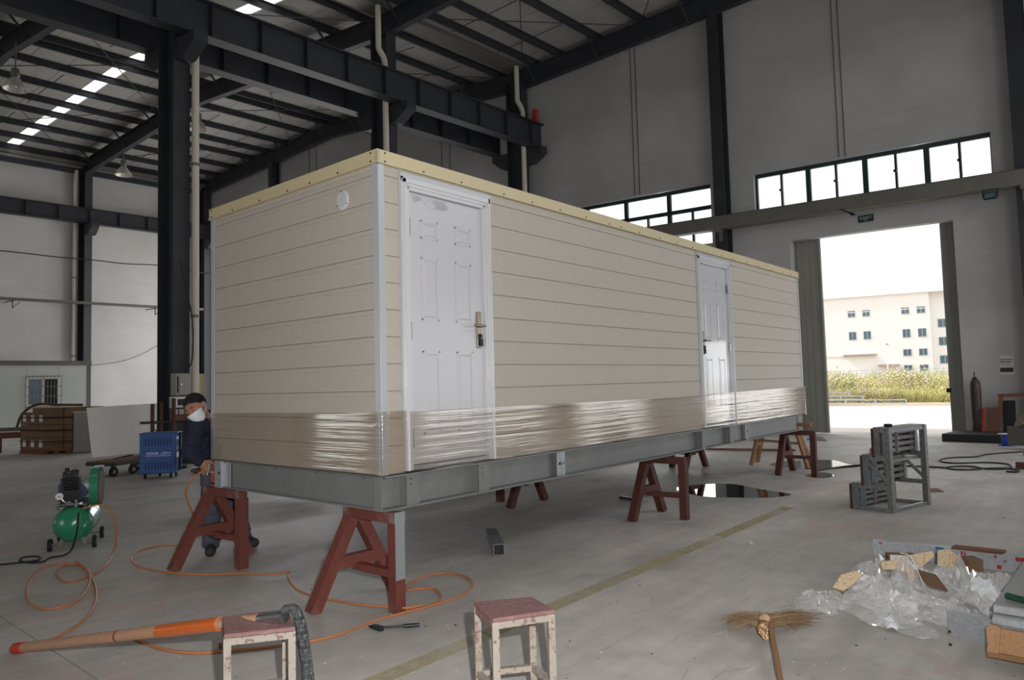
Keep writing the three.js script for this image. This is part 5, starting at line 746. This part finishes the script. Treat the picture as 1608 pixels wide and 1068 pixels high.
// ------------------------------------------------------------------ site office against the side wall
{ const t = thing('office_cabin', 'low pale grey site office against the side wall with one barred window', 'cabin'), v = 26.5, u0 = -4, u1 = 9.72, h = 2.62, wu = [7.75, 8.78], wy = [1.15, 2.18];
  const f = (a, b, c, d, x0, x1) => hexa([H(a, v + x0, c), H(b, v + x0, c), H(b, v + x1, c), H(a, v + x1, c)], [H(a, v + x0, d), H(b, v + x0, d), H(b, v + x1, d), H(a, v + x1, d)]);
  for (let u = u0; u < u1 - 0.01; u += 0.98) { const e = Math.min(u + 0.972, u1); if (e > wu[0] && u < wu[1]) { part('wall_panel', [f(u, e, 0, wy[0], 0, 0.06), f(u, e, wy[1], h, 0, 0.06), ...(u < wu[0] ? [f(u, wu[0], wy[0], wy[1], 0, 0.06)] : []), ...(e > wu[1] ? [f(wu[1], e, wy[0], wy[1], 0, 0.06)] : [])], M.office, t); } else part('wall_panel', f(u, e, 0, h, 0, 0.06), M.office, t); }
  part('wall_panel', f(u1 - 0.06, u1, 0, h, 0.06, VL - v), M.office, t); part('corner_strip', f(u1 - 0.05, u1 + 0.02, 0, h, -0.012, 0.07), M.gantry, t); part('roof_trim', [f(u0, u1 + 0.08, h, h + 0.16, -0.07, 0.06), f(u0, u1 + 0.08, h + 0.13, h + 0.17, 0.06, VL - v)], M.gantry, t);
  part('frame', [f(wu[0], wu[1], wy[0], wy[0] + 0.06, 0, 0.05), f(wu[0], wu[1], wy[1] - 0.06, wy[1], 0, 0.05), f(wu[0], wu[0] + 0.06, wy[0], wy[1], 0, 0.05), f(wu[1] - 0.06, wu[1], wy[0], wy[1], 0, 0.05), f(8.24, 8.31, wy[0], wy[1], 0, 0.05)], M.boardWhite, t);
  part('pane', f(wu[0], 8.27, wy[0], wy[1], 0.03, 0.034), M.winBlue, t); part('pane', f(8.27, wu[1], wy[0], wy[1], 0.045, 0.05), M.black, t);
  for (let i = 0; i <= 10; i++) { const u = wu[0] - 0.04 + i * (wu[1] - wu[0] + 0.08) / 10; part('window_bar', rod(H(u, v - 0.07, wy[0] - 0.05), H(u, v - 0.07, wy[1] + 0.05), 0.009, 6), M.lampBody, t); }
  for (const y of [wy[0] - 0.04, 1.5, 1.85, wy[1] + 0.04]) part('window_bar', bar(H(wu[0] - 0.05, v - 0.07, y), H(wu[1] + 0.05, v - 0.07, y), 0.02, 0.025), M.lampBody, t); }
// ------------------------------------------------------------------ switch boxes on the column, cream door
{ const place = (name, label, w, h, d, y, du, mat) => { const t = thing(name, label, 'electrical box', H(5.28 + du, 11.5, y).toArray(), Math.atan2(-B.x, -B.z)); part('case', rb(w, h, d, 0.012), mat, t); return t; };
  let t = place('switch_box', 'grey steel fuse box with a hinged door on the dark column', 0.34, 0.46, 0.2, 1.68, -0.34, M.boxGrey); part('door', rb(0.26, 0.42, 0.015, 0.006, 0.03, 0, 0.106), M.boxGrey, t); part('lock', rod(V(-0.06, 0, 0.11), V(-0.06, 0, 0.122), 0.02, 12), M.chrome, t); part('opening', bx(0.03, 0.34, 0.004, -0.13, 0, 0.101), M.black, t);
  t = place('meter_box', 'pale box with a dark square window below the fuse box', 0.38, 0.24, 0.16, 1.31, -0.36, M.switchWhite); part('window', rb(0.2, 0.13, 0.012, 0.006, 0, 0, 0.08), M.black, t); part('rim', [bx(0.24, 0.02, 0.012, 0, 0.075, 0.082), bx(0.24, 0.02, 0.012, 0, -0.075, 0.082), bx(0.02, 0.17, 0.012, 0.12, 0, 0.082), bx(0.02, 0.17, 0.012, -0.12, 0, 0.082)], M.boardWhite, t);
  t = place('socket_board', 'brown wooden board with three pale sockets below the meter box', 0.42, 0.27, 0.05, 1.05, -0.36, M.rustWood); for (const x of [-0.13, 0, 0.13]) { const s = part('socket', rb(0.1, 0.1, 0.05, 0.01, x, 0.06, 0.04), M.switchWhite, t); part('dial', rod(V(x, 0.06, 0.06), V(x, 0.06, 0.072), 0.02, 12), M.boxGrey, s); }
  single('wall_cable', tube([[4.86, 4.3], [5.0, 3.6], [5.1, 3.1], [5.12, 2.5], [5.08, 2.1], [4.96, 1.93]].map(([u, y]) => H(u, 11.38, y)), 0.014), M.cable, 'thin black cable running down the dark column into the fuse box', 'cable'); }
{ const t = thing('loose_door', 'cream door leaf leaning upright behind the masked man', 'door', [5.05, 0, -13.25], 0.5);
  part('leaf', rb(0.52, 1.95, 0.05, 0.006, 0, 0.98, 0), M.cream2, t); part('edge', [bx(0.04, 1.95, 0.07, 0.28, 0.98, 0, 0, 0, 0.0), bx(0.04, 1.95, 0.07, -0.28, 0.98, 0)], M.cream, t); for (const x of [-0.12, 0.12]) for (const [a, b] of [[1.1, 1.8], [0.15, 0.95]]) part('raised_panel', bx(0.16, b - a, 0.012, x, (a + b) / 2, 0.028), M.cream2, t); part('foot', bx(0.6, 0.03, 0.4, 0, 0.015, 0), M.rustWood, t); }
// ------------------------------------------------------------------ the worker
function fieldMesh(sdf, lo, hi, cell) {
  const size = Math.max(hi.x - lo.x, hi.y - lo.y, hi.z - lo.z), n = Math.ceil(size / cell) + 4, mc = new MarchingCubes(n, M.skin, false, false, 400000), c = lo.clone().add(hi).multiplyScalar(0.5), half = n * cell / 2;
  mc.isolation = 0; const p = V(0, 0, 0);
  for (let k = 0; k < n; k++) for (let j = 0; j < n; j++) for (let i = 0; i < n; i++) { p.set(c.x + (i - n / 2) / (n / 2) * half, c.y + (j - n / 2) / (n / 2) * half, c.z + (k - n / 2) / (n / 2) * half); mc.field[k * n * n + j * n + i] = p.x < lo.x || p.y < lo.y || p.z < lo.z || p.x > hi.x || p.y > hi.y || p.z > hi.z ? -1 : -sdf(p); }
  mc.update();
  let g = new THREE.BufferGeometry(); const a = mc.positionArray.slice(0, mc.count * 3); for (let i = 0; i < a.length; i += 3) { a[i] = a[i] * half + c.x; a[i + 1] = a[i + 1] * half + c.y; a[i + 2] = a[i + 2] * half + c.z; }
  g.setAttribute('position', new THREE.BufferAttribute(a, 3)); g = mergeVertices(g, 1e-5); g.computeVertexNormals(); return g;
}
const capsule = (p, a, b, ra, rb2) => { const ab = b.clone().sub(a), t = sat(p.clone().sub(a).dot(ab) / ab.lengthSq()); return p.distanceTo(a.clone().addScaledVector(ab, t)) - (ra + (rb2 - ra) * t); };
function capField(caps, k = 0.03) { const C = caps.map(([a, b, ra, r2]) => [a.x, a.y, a.z, b.x - a.x, b.y - a.y, b.z - a.z, ra, r2 - ra, 1 / Math.max(1e-9, a.distanceToSquared(b))]);
  return (p) => { let d = 9; for (const c of C) { const x = p.x - c[0], y = p.y - c[1], z = p.z - c[2], t = sat((x * c[3] + y * c[4] + z * c[5]) * c[8]), q = Math.hypot(x - c[3] * t, y - c[4] * t, z - c[5] * t) - c[6] - c[7] * t; const h = sat(0.5 + 0.5 * (d - q) / k); d = d + (q - d) * h - k * h * (1 - h); } return d; }; }
{
  const v = V, head = v(-0.035, 1.372, -2.62), F = v(-0.74, -0.4, 0.55).normalize(), U0v = v(-0.5, 0.78, -0.2); const Rv = F.clone().cross(U0v).normalize(), U = Rv.clone().cross(F).normalize();
  const hp = (r, u, f) => head.clone().addScaledVector(Rv, r).addScaledVector(U, u).addScaledVector(F, f);
  const neck = v(0.085, 1.265, -2.68), chest = v(0.15, 1.11, -2.74), belly = v(0.23, 0.96, -2.77), pelvis = v(0.28, 0.84, -2.79), shR = v(-0.03, 1.2, -2.60), shL = v(0.25, 1.2, -2.82), elR = v(-0.135, 0.97, -2.53), wrR = v(-0.05, 0.875, -2.50), haR = v(0.0, 0.845, -2.485), elL = v(0.22, 0.95, -2.70), wrL = v(0.09, 0.86, -2.60);
  const hipR = v(0.19, 0.8, -2.75), hipL = v(0.37, 0.8, -2.82), knR = v(0.14, 0.44, -2.67), anR = v(0.16, 0.09, -2.72), toR = v(0.09, 0.035, -2.60), knL = v(0.42, 0.43, -2.76), anL = v(0.5, 0.09, -2.75), toL = v(0.53, 0.035, -2.60);
  const bodyCaps = [[hp(0, 0.02, -0.01), hp(0, 0.03, -0.02), 0.092, 0.092], [hp(0, -0.05, 0.035), hp(0, -0.075, 0.05), 0.066, 0.05], [hp(0, 0.0, 0.03), hp(0, -0.03, 0.045), 0.078, 0.06], [neck, hp(0, -0.06, -0.02), 0.062, 0.058], [chest, neck, 0.12, 0.075], [chest, belly, 0.13, 0.125], [belly, pelvis, 0.125, 0.14], [shR, shL, 0.07, 0.07], [shR, elR, 0.055, 0.044], [elR, wrR, 0.043, 0.028], [shL, elL, 0.055, 0.044], [elL, wrL, 0.043, 0.028], [hipR, knR, 0.09, 0.06], [knR, anR, 0.058, 0.04], [hipL, knL, 0.09, 0.06], [knL, anL, 0.058, 0.04], [anR, toR, 0.04, 0.035], [anL, toL, 0.04, 0.035]];
  const bodyF = capField(bodyCaps, 0.03);
  const headF = (() => { const base = capField([[hp(0, 0.03, -0.02), hp(0, 0.035, -0.03), 0.091, 0.09], [hp(0, 0.0, 0.02), hp(0, -0.03, 0.035), 0.078, 0.066], [hp(0, -0.06, 0.045), hp(0, -0.09, 0.055), 0.052, 0.036]], 0.03), nose = capField([[hp(0, 0.012, 0.096), hp(0, -0.026, 0.116), 0.009, 0.014], [hp(-0.012, -0.028, 0.104), hp(0.012, -0.028, 0.104), 0.009, 0.009]], 0.012), brow = capField([[hp(-0.04, 0.03, 0.083), hp(0.04, 0.03, 0.083), 0.012, 0.012]], 0.01), ears = capField([[hp(0.082, 0.015, -0.005), hp(0.086, -0.025, 0.0), 0.016, 0.011], [hp(-0.082, 0.015, -0.005), hp(-0.086, -0.025, 0.0), 0.016, 0.011]], 0.008), eyes = capField([[hp(-0.034, 0.008, 0.09), hp(-0.028, 0.008, 0.092), 0.009, 0.009], [hp(0.034, 0.008, 0.09), hp(0.028, 0.008, 0.092), 0.009, 0.009]], 0.004), nk = capField([[neck, hp(0, -0.06, -0.02), 0.06, 0.055]], 0.02), ey2 = capField([[hp(-0.04, 0.008, 0.102), hp(-0.024, 0.008, 0.104), 0.012, 0.012], [hp(0.04, 0.008, 0.102), hp(0.024, 0.008, 0.104), 0.012, 0.012]], 0.004);
    const sm = (a, b, k) => { const h = sat(0.5 + 0.5 * (b - a) / k); return b + (a - b) * h - k * h * (1 - h); };
    return (p) => { let d = sm(base(p), nk(p), 0.03); d = Math.max(d, -ey2(p)); d = sm(d, nose(p), 0.012); d = sm(d, brow(p), 0.012); d = sm(d, ears(p), 0.006); return Math.min(d, eyes(p)); }; })();
  // the hand that closes on the gun: palm, four bent fingers and a thumb from the side of the palm
  const fx = haR.clone().sub(wrR).normalize(), fy = v(0, 1, 0).addScaledVector(fx, -fx.y).normalize(), fz = fx.clone().cross(fy), hq = (a, b, c) => wrR.clone().addScaledVector(fx, a).addScaledVector(fy, b).addScaledVector(fz, c);
  const hand = [[wrR, hq(0.03, 0, 0), 0.027, 0.028], [hq(0.03, 0.025, 0), hq(0.085, 0.032, 0.0), 0.018, 0.015], [hq(0.03, -0.02, 0), hq(0.085, -0.03, 0.0), 0.018, 0.014], [hq(0.035, 0, 0), hq(0.085, 0, 0), 0.02, 0.016]];
  const fing = []; [[0.034, 1], [0.012, 1.08], [-0.01, 1.02], [-0.03, 0.84]].forEach(([b, s]) => { const a = hq(0.085, b, 0.0), c = hq(0.085 + 0.032 * s, b * 1.1, 0.016), e = hq(0.085 + 0.03 * s, b * 1.12, 0.042 * s), g = hq(0.078 + 0.01 * s, b * 1.1, 0.055 * s); fing.push([a, c, 0.0098, 0.0092], [c, e, 0.0092, 0.0085], [e, g, 0.0085, 0.0076]); });
  const th = [[hq(0.03, 0.03, 0.012), hq(0.055, 0.05, 0.03), 0.014, 0.011], [hq(0.055, 0.05, 0.03), hq(0.085, 0.045, 0.05), 0.011, 0.0088]];
  const palmF = capField(hand, 0.014), fF = fing.map((c) => capField([c], 0.001)), tF = capField(th, 0.008), handF = (p) => { let d = Math.min(palmF(p), tF(p)); for (const f of fF) d = Math.min(d, f(p)); return d; };
  // second hand, steadying the cabin edge
  const gx = v(-0.5, -0.45, 0.5).normalize(), gy = v(0, 1, 0).addScaledVector(gx, -gx.y).normalize(), gz = gx.clone().cross(gy), gq = (a, b, c) => wrL.clone().addScaledVector(gx, a).addScaledVector(gy, b).addScaledVector(gz, c);
  const h2 = [capField([[wrL, gq(0.03, 0, 0), 0.027, 0.026], [gq(0.03, 0.02, 0), gq(0.08, 0.03, 0), 0.017, 0.014], [gq(0.03, -0.02, 0), gq(0.08, -0.028, 0), 0.017, 0.014]], 0.016)];
  [[0.032, 1], [0.011, 1.08], [-0.01, 1.02], [-0.03, 0.84]].forEach(([b, s]) => h2.push(capField([[gq(0.08, b, 0), gq(0.08 + 0.035 * s, b * 1.1, 0.012), 0.0096, 0.009], [gq(0.08 + 0.035 * s, b * 1.1, 0.012), gq(0.08 + 0.055 * s, b * 1.1, 0.034), 0.009, 0.0078]], 0.002))); h2.push(capField([[gq(0.03, 0.025, 0.01), gq(0.07, 0.05, 0.025), 0.013, 0.009]], 0.002));
  const handLF = (p) => { let d = 9; for (const f of h2) d = Math.min(d, f(p)); return d; };
  const box = (pts, m) => { const b = new THREE.Box3().setFromPoints(pts).expandByScalar(m); return [b.min, b.max]; };
  const low = (p) => Math.max(bodyF(p), -(p.clone().sub(head).length() - 0.17) - 0.0);   // the head is meshed on its own finer grid
  const [b0, b1] = box([head, anR, anL, toR, toL, shL, elR, pelvis], 0.16), [h0, h1] = box([head, neck], 0.15), [p0, p1] = box([wrR, hq(0.12, 0, 0), hq(0.08, 0, 0.06)], 0.045), [q0, q1] = box([wrL, gq(0.14, 0, 0.03)], 0.05);
  const pos = (g) => flat(g);
  const person = new THREE.Mesh(join([fieldMesh(low, b0, b1, 0.014), fieldMesh(headF, h0, h1, 0.0045), fieldMesh(handF, p0, p1, 0.003), fieldMesh(handLF, q0, q1, 0.0035)].map((g) => { g.deleteAttribute('uv'); return g; })), M.skin);
  person.name = numbered('person'); meta(person, 'person in dark jacket and white face mask stooping to spray the cabin frame', 'person'); scene.add(person);
  const jak = capField([[chest, neck.clone().lerp(chest, 0.25), 0.15, 0.1], [chest, belly, 0.155, 0.15], [belly, pelvis.clone().lerp(belly, 0.15), 0.15, 0.165], [shR, shL, 0.088, 0.088], [shR, elR, 0.075, 0.064], [elR, elR.clone().lerp(wrR, 0.8), 0.062, 0.045], [shL, elL, 0.075, 0.062], [elL, elL.clone().lerp(wrL, 0.85), 0.06, 0.045]], 0.035);
  const fold = (p) => 0.006 * Math.sin(p.y * 55 + p.x * 30) * Math.sin(p.z * 40 + p.x * 22) + 0.004 * Math.sin(p.y * 110 - p.z * 60);
  part('jacket', fieldMesh((p) => jak(p) + fold(p), ...box([shR, shL, elR, wrR, pelvis, elL, wrL], 0.19), 0.011), M.jacket, person);
  part('collar', new THREE.TorusGeometry(0.072, 0.014, 8, 24).applyQuaternion(new THREE.Quaternion().setFromUnitVectors(v(0, 0, 1), hp(0, -0.06, -0.02).sub(neck).normalize())).translate(...neck.clone().lerp(head, 0.12).toArray()), M.jacket, person);
  const tro = capField([[pelvis, pelvis.clone().add(v(0, -.06, 0)), 0.155, 0.15], [hipR, knR, 0.115, 0.088], [knR, anR, 0.086, 0.078], [hipL, knL, 0.115, 0.088], [knL, anL, 0.086, 0.078]], 0.035);
  part('trousers', fieldMesh((p) => Math.max(tro(p) + 0.7 * fold(p), 0.055 - p.y), ...box([pelvis, hipR, hipL, anR, anL, knR, knL], 0.18), 0.011), M.trousers, person);
  for (const [an, to] of [[anR, toR], [anL, toL]]) { const d = to.clone().sub(an).setY(0).normalize(), heel = an.clone().addScaledVector(d, -0.06).setY(0.045), s = capField([[heel, to.clone().setY(0.045), 0.048, 0.042], [an.clone().setY(0.08), to.clone().setY(0.05), 0.05, 0.04]], 0.02); part('shoe', fieldMesh((p) => Math.max(s(p), 0.004 - p.y), ...box([heel, to, an], 0.07), 0.007), M.shoe, person); }
  const hairF = (p) => { const q = p.clone().sub(head), f = q.dot(F), u = q.dot(U), r = Math.abs(q.dot(Rv)); const shell = capField([[hp(0, 0.033, -0.022), hp(0, 0.038, -0.033), 0.0975, 0.0965]], 0.01)(p) + 0.0025 * Math.sin(p.x * 300) * Math.sin(p.y * 280 + p.z * 310); return Math.max(shell, 0.004 + 0.82 * f - u, -0.08 - u); };
  part('hair', fieldMesh(hairF, ...box([head], 0.16), 0.005), M.hair, person);
  const mk = capField([[hp(0, -0.03, 0.055), hp(0, -0.07, 0.05), 0.075, 0.062], [hp(0, -0.03, 0.085), hp(0, -0.06, 0.088), 0.04, 0.036]], 0.03), maskF = (p) => { const q = p.clone().sub(head), u = q.dot(U), f = q.dot(F); return Math.max(mk(p) + 0.0015 * Math.sin(u * 420), u + 0.012, 0.03 - f, -(u + 0.125)); };
  part('face_mask', fieldMesh(maskF, ...box([hp(0, -0.05, 0.06)], 0.12), 0.0045), M.mask, person);
  for (const s of [-1, 1]) part('mask_strap', tube([hp(s * 0.062, -0.02, 0.05), hp(s * 0.082, 0.0, 0.022), hp(s * 0.09, 0.026, -0.006), hp(s * 0.094, 0.0, -0.02), hp(s * 0.083, -0.05, 0.005), hp(s * 0.064, -0.075, 0.045)], 0.0028, 6, 6), M.mask, person);
  for (const s of [-1, 1]) { part('eyebrow', tube([hp(s * 0.016, 0.03, 0.098), hp(s * 0.034, 0.036, 0.094), hp(s * 0.052, 0.028, 0.083)], 0.0042, 5, 6), M.hair, person); part('eye', new THREE.SphereGeometry(0.0052, 10, 8).translate(...hp(s * 0.031, 0.006, 0.0975).toArray()), M.black, person); }
  // spray gun held in the hand
  const t = thing('spray_gun', 'paint spray gun with a red-brown cup in the hand of the masked person', 'spray gun');
  const gp = hq(0.088, 0, 0.028), muz = v(0.085, 0.862, -2.40).sub(gp).normalize();
  part('grip', rod(gp.clone().add(v(0, 0.035, 0)), gp.clone().add(v(-0.015, -0.07, -0.02)), 0.012, 10), M.chrome, t); part('barrel', [rod(gp.clone().add(v(0, 0.035, 0)), gp.clone().add(v(0, 0.035, 0)).addScaledVector(muz, 0.085), 0.015, 12), rod(gp.clone().add(v(0, 0.035, 0)).addScaledVector(muz, 0.085), gp.clone().add(v(0, 0.035, 0)).addScaledVector(muz, 0.1), 0.021, 14)], M.chrome, t);
  const cp = gp.clone().addScaledVector(muz, 0.05); part('cup', lathe([[0, -0.155], [0.04, -0.155], [0.048, -0.145], [0.05, -0.05], [0.044, -0.035], [0.02, -0.022], [0.014, 0.03], [0, 0.03]], 24).translate(...cp.toArray()), std(0x8a4a3c, 0.35), t); part('cup_ring', lathe([[0.049, -0.062], [0.053, -0.06], [0.053, -0.048], [0.049, -0.046]], 24).translate(...cp.toArray()), M.chrome, t);
}
// ------------------------------------------------------------------ outdoors beyond the gate
{
  const g = structure('ground'); part('concrete_yard', bx(40, 0.1, 150, 35.9 - 0, -0.07, -10), M.ground, g); part('soil', bx(120, 0.08, 260, 115, -0.1, -30), M.soil, g); part('kerb', bar(V(33.6, 0.06, -14), V(36.2, 0.06, 20), 0.2, 0.14), std(0xcfc2ae, 0.9), g); part('near_ground', bx(60, 0.1, 120, -46, -0.07, -10), M.ground, g); part('side_ground', bx(60, 0.1, 40, 0, -0.07, 34), M.ground, g); part('side_ground', bx(60, 0.1, 60, 0, -0.07, -66), M.ground, g);
  // factory block across the road
  const b = thing('factory_building', 'pale pinkish factory block with square windows beyond the weeds', 'building'), O = V(113.83, 0, -22.9), dl = V(-0.192, 0, -0.981), dn = V(-0.981, 0, 0.192);
  const f = (a0, a1, y0, y1, d0, d1) => { const q = (a, d) => O.clone().addScaledVector(dl, a).addScaledVector(dn, d); y0 += 1.48; y1 += 1.48; return hexa([q(a0, d0).setY(y0), q(a1, d0).setY(y0), q(a1, d1).setY(y0), q(a0, d1).setY(y0)], [q(a0, d0).setY(y1), q(a1, d0).setY(y1), q(a1, d1).setY(y1), q(a0, d1).setY(y1)]); };
  part('wall', f(-6.2, 16, -1.6, 11.75, 0, -14), M.facade, b); part('wall', f(-24, -6.2, -1.6, 11.75, -1.2, -14), M.facadeWhite, b);
  part('parapet', [f(-24, 16, 11.75, 11.95, 0.35, -14), f(-24, 16, 11.95, 12.35, 0.15, -13.8)], M.facadeWhite, b);
  const win = (a0, a1, y0, y1, d = 0, blind) => { const w = part('window', [f(a0, a1, y0, y1, d + 0.02, d - 0.02)], M.winBlue, b); part('frame', [f(a0, a1, y1 - 0.08, y1, d + 0.06, d), f(a0, a1, y0, y0 + 0.08, d + 0.06, d), f((a0 + a1) / 2 - 0.05, (a0 + a1) / 2 + 0.05, y0, y1, d + 0.06, d), f(a0, a0 + 0.06, y0, y1, d + 0.06, d), f(a1 - 0.06, a1, y0, y1, d + 0.06, d)], std(0x9fb0b8, 0.5), w); if (blind) part('blind', f(a0 + 0.05, a1 - 0.05, y1 - 0.32, y1 - 0.2, d + 0.07, d + 0.02), M.facadeWhite, w); };
  for (const [a0, a1] of [[3.6, 4.62], [1.6, 2.6], [-3.6, -2.58], [-5.64, -4.57]]) { win(a0, a1, 8.73, 9.7, 0, true); win(a0, a1, 5.25, 6.5); }
  for (const [a0, a1] of [[-3.6, -2.52], [-5.63, -4.55]]) { win(a0, a1, 2.52, 3.54); win(a0, a1, 0.3, 1.2); }
  for (const [y0, y1] of [[6.55, 7.8], [3.9, 5.13], [1.25, 2.46]]) { win(-8.45, -7.15, y0, y1, -1.2); win(-10.6, -9.4, y0, y1, -1.2); }
  part('shutter', f(1.3, 5.1, -1.55, 2.75, 0.05, 0), M.facadeWhite, b); part('canopy', f(1.0, 5.5, 2.85, 3.05, 0.7, 0), std(0xb9a9a4, 0.8), b); part('canopy', f(-2.0, 0.85, 1.2, 1.38, 1.0, 0), std(0xb9a0a0, 0.8), b); part('string_course', f(5.1, 16, 2.72, 2.8, 0.06, 0), std(0xd2c6c2, 0.8), b);
  const lp = thing('street_lamp', 'slim white street lamp standing before the factory block', 'lamp'); const q = O.clone().addScaledVector(dl, -0.48).addScaledVector(dn, 3).setY(0); part('pole', rod(q, q.clone().setY(5.7), 0.1, 10, 0.06), M.facadeWhite, lp); part('lantern', [rb(0.5, 0.12, 0.3, 0.04, q.x, 5.75, q.z + 0.1)], M.lampBody, lp);
  single('fence', [f(-24, 16, 0.5, 0.56, 8, 8.06), f(-24, 16, 0.1, 0.16, 8, 8.06), ...Array.from({ length: 20 }, (_, i) => f(-24 + i * 2.1, -23.93 + i * 2.1, -1.55, 0.6, 8, 8.06))], std(0xaebdc6, 0.6), 'thin pale blue fence line along the factory edge behind the weeds', 'fence');
  // tall autumn weeds: bent stems with leaves, one body of stuff
  const leaf = new THREE.BufferGeometry(); { const p = [], n = 3; for (let k = 0; k < 9; k++) { const a = k * 2.4, y = 0.12 + k * 0.1, L = 0.15 - k * 0.006, dx = Math.cos(a), dz = Math.sin(a), w = 0.018; const m = [dx * L * 0.5, y + 0.07, dz * L * 0.5], e = [dx * L, y + 0.03, dz * L]; p.push(0, y, 0, m[0] - dz * w, m[1], m[2] + dx * w, m[0] + dz * w, m[1], m[2] - dx * w, m[0] - dz * w, m[1], m[2] + dx * w, ...e, m[0] + dz * w, m[1], m[2] - dx * w); } for (let k = 0; k < 3; k++) { const a = k * 2.1, c = Math.cos(a) * 0.012, s = Math.sin(a) * 0.012; p.push(-c, 0, -s, c, 0, s, 0.06, 1.08, 0.02); } leaf.setAttribute('position', new THREE.Float32BufferAttribute(p, 3)); leaf.computeVertexNormals(); }
  const N = 26000, wm = new THREE.InstancedMesh(leaf, std(0xffffff, 0.9, 0, { side: THREE.DoubleSide }), N), mt = new THREE.Matrix4(), pal = [[0.58, 0.54, 0.2], [0.68, 0.6, 0.26], [0.5, 0.52, 0.2], [0.6, 0.5, 0.32], [0.72, 0.64, 0.52], [0.46, 0.5, 0.18]];
  for (let i = 0; i < N; i++) { const far = rnd(), x = 36.6 + far * far * 40, z = -24 + rnd() * 30 + (x - 36) * -0.15, patch = Math.sin(x * 0.7 + z * 0.9) + Math.sin(z * 0.55 - x * 0.3), s = rr(0.7, 1.35) * (1.08 + 0.2 * patch) * (x < 38 ? 0.62 : x < 42 ? 0.85 : 0.95) * (rnd() < 0.05 ? 1.3 : 1); const qd = new THREE.Quaternion().setFromEuler(new THREE.Euler(rr(-.25, .25), rr(0, 6.28), rr(-.25, .25))); mt.compose(V(x, -0.05, z), qd, V(s * 1.5, s, s * 1.5)); wm.setMatrixAt(i, mt); const c = pal[Math.floor(sat(0.45 + 0.2 * patch + rr(-.35, .35)) * 5.99)], k = rr(0.75, 1.15); wm.setColorAt(i, new THREE.Color(c[0] * k, c[1] * k, c[2] * k)); }
  wm.name = numbered('weeds'); wm.userData.kind = 'stuff'; meta(wm, 'tall yellow-green autumn weeds growing beyond the concrete yard', 'weeds'); scene.add(wm);
  // stacked steel frames lying at the yard's edge
  for (let i = 0; i < 3; i++) { const t = thing('steel_ladder', ['low silver ladder frame lying nearest the yard on the kerb', 'silver ladder frame lying behind the nearest one', 'topmost slanting silver frame of the pile by the gate leaf'][i], 'steel ladder'), y = 0.16 + i * 0.16, e = [V(32.7 + i * 0.8, y, -12.5), V(33.0 + i * 0.8, y, [-3.6, -5.6, -6.4][i])];
    const dz = e[1].clone().sub(e[0]), n = 7; for (const [dy, dx] of [[0, 0], [0.15, 0.0]]) part('rail', bar(e[0].clone().add(V(dx, dy, 0)), e[1].clone().add(V(dx, dy, 0)), 0.06, 0.05), M.galv, t); for (let k = 0; k <= n; k++) { const p = e[0].clone().addScaledVector(dz, k / n); part('rung', bar(p, p.clone().add(V(0, 0.15, 0)), 0.06, 0.06, V(1, 0, 0)), M.galv, t); } for (const z of [-11, -7.5]) part('bearer', bx(0.3, y - 0.03, 0.2, e[0].x + 0.15, (y - 0.03) / 2 - 0.01, z), M.rustWood, t); }
}
// the photographer's flash gun is out of the picture; everything is built, so draw
shade(scene);
renderer.render(scene, camera);
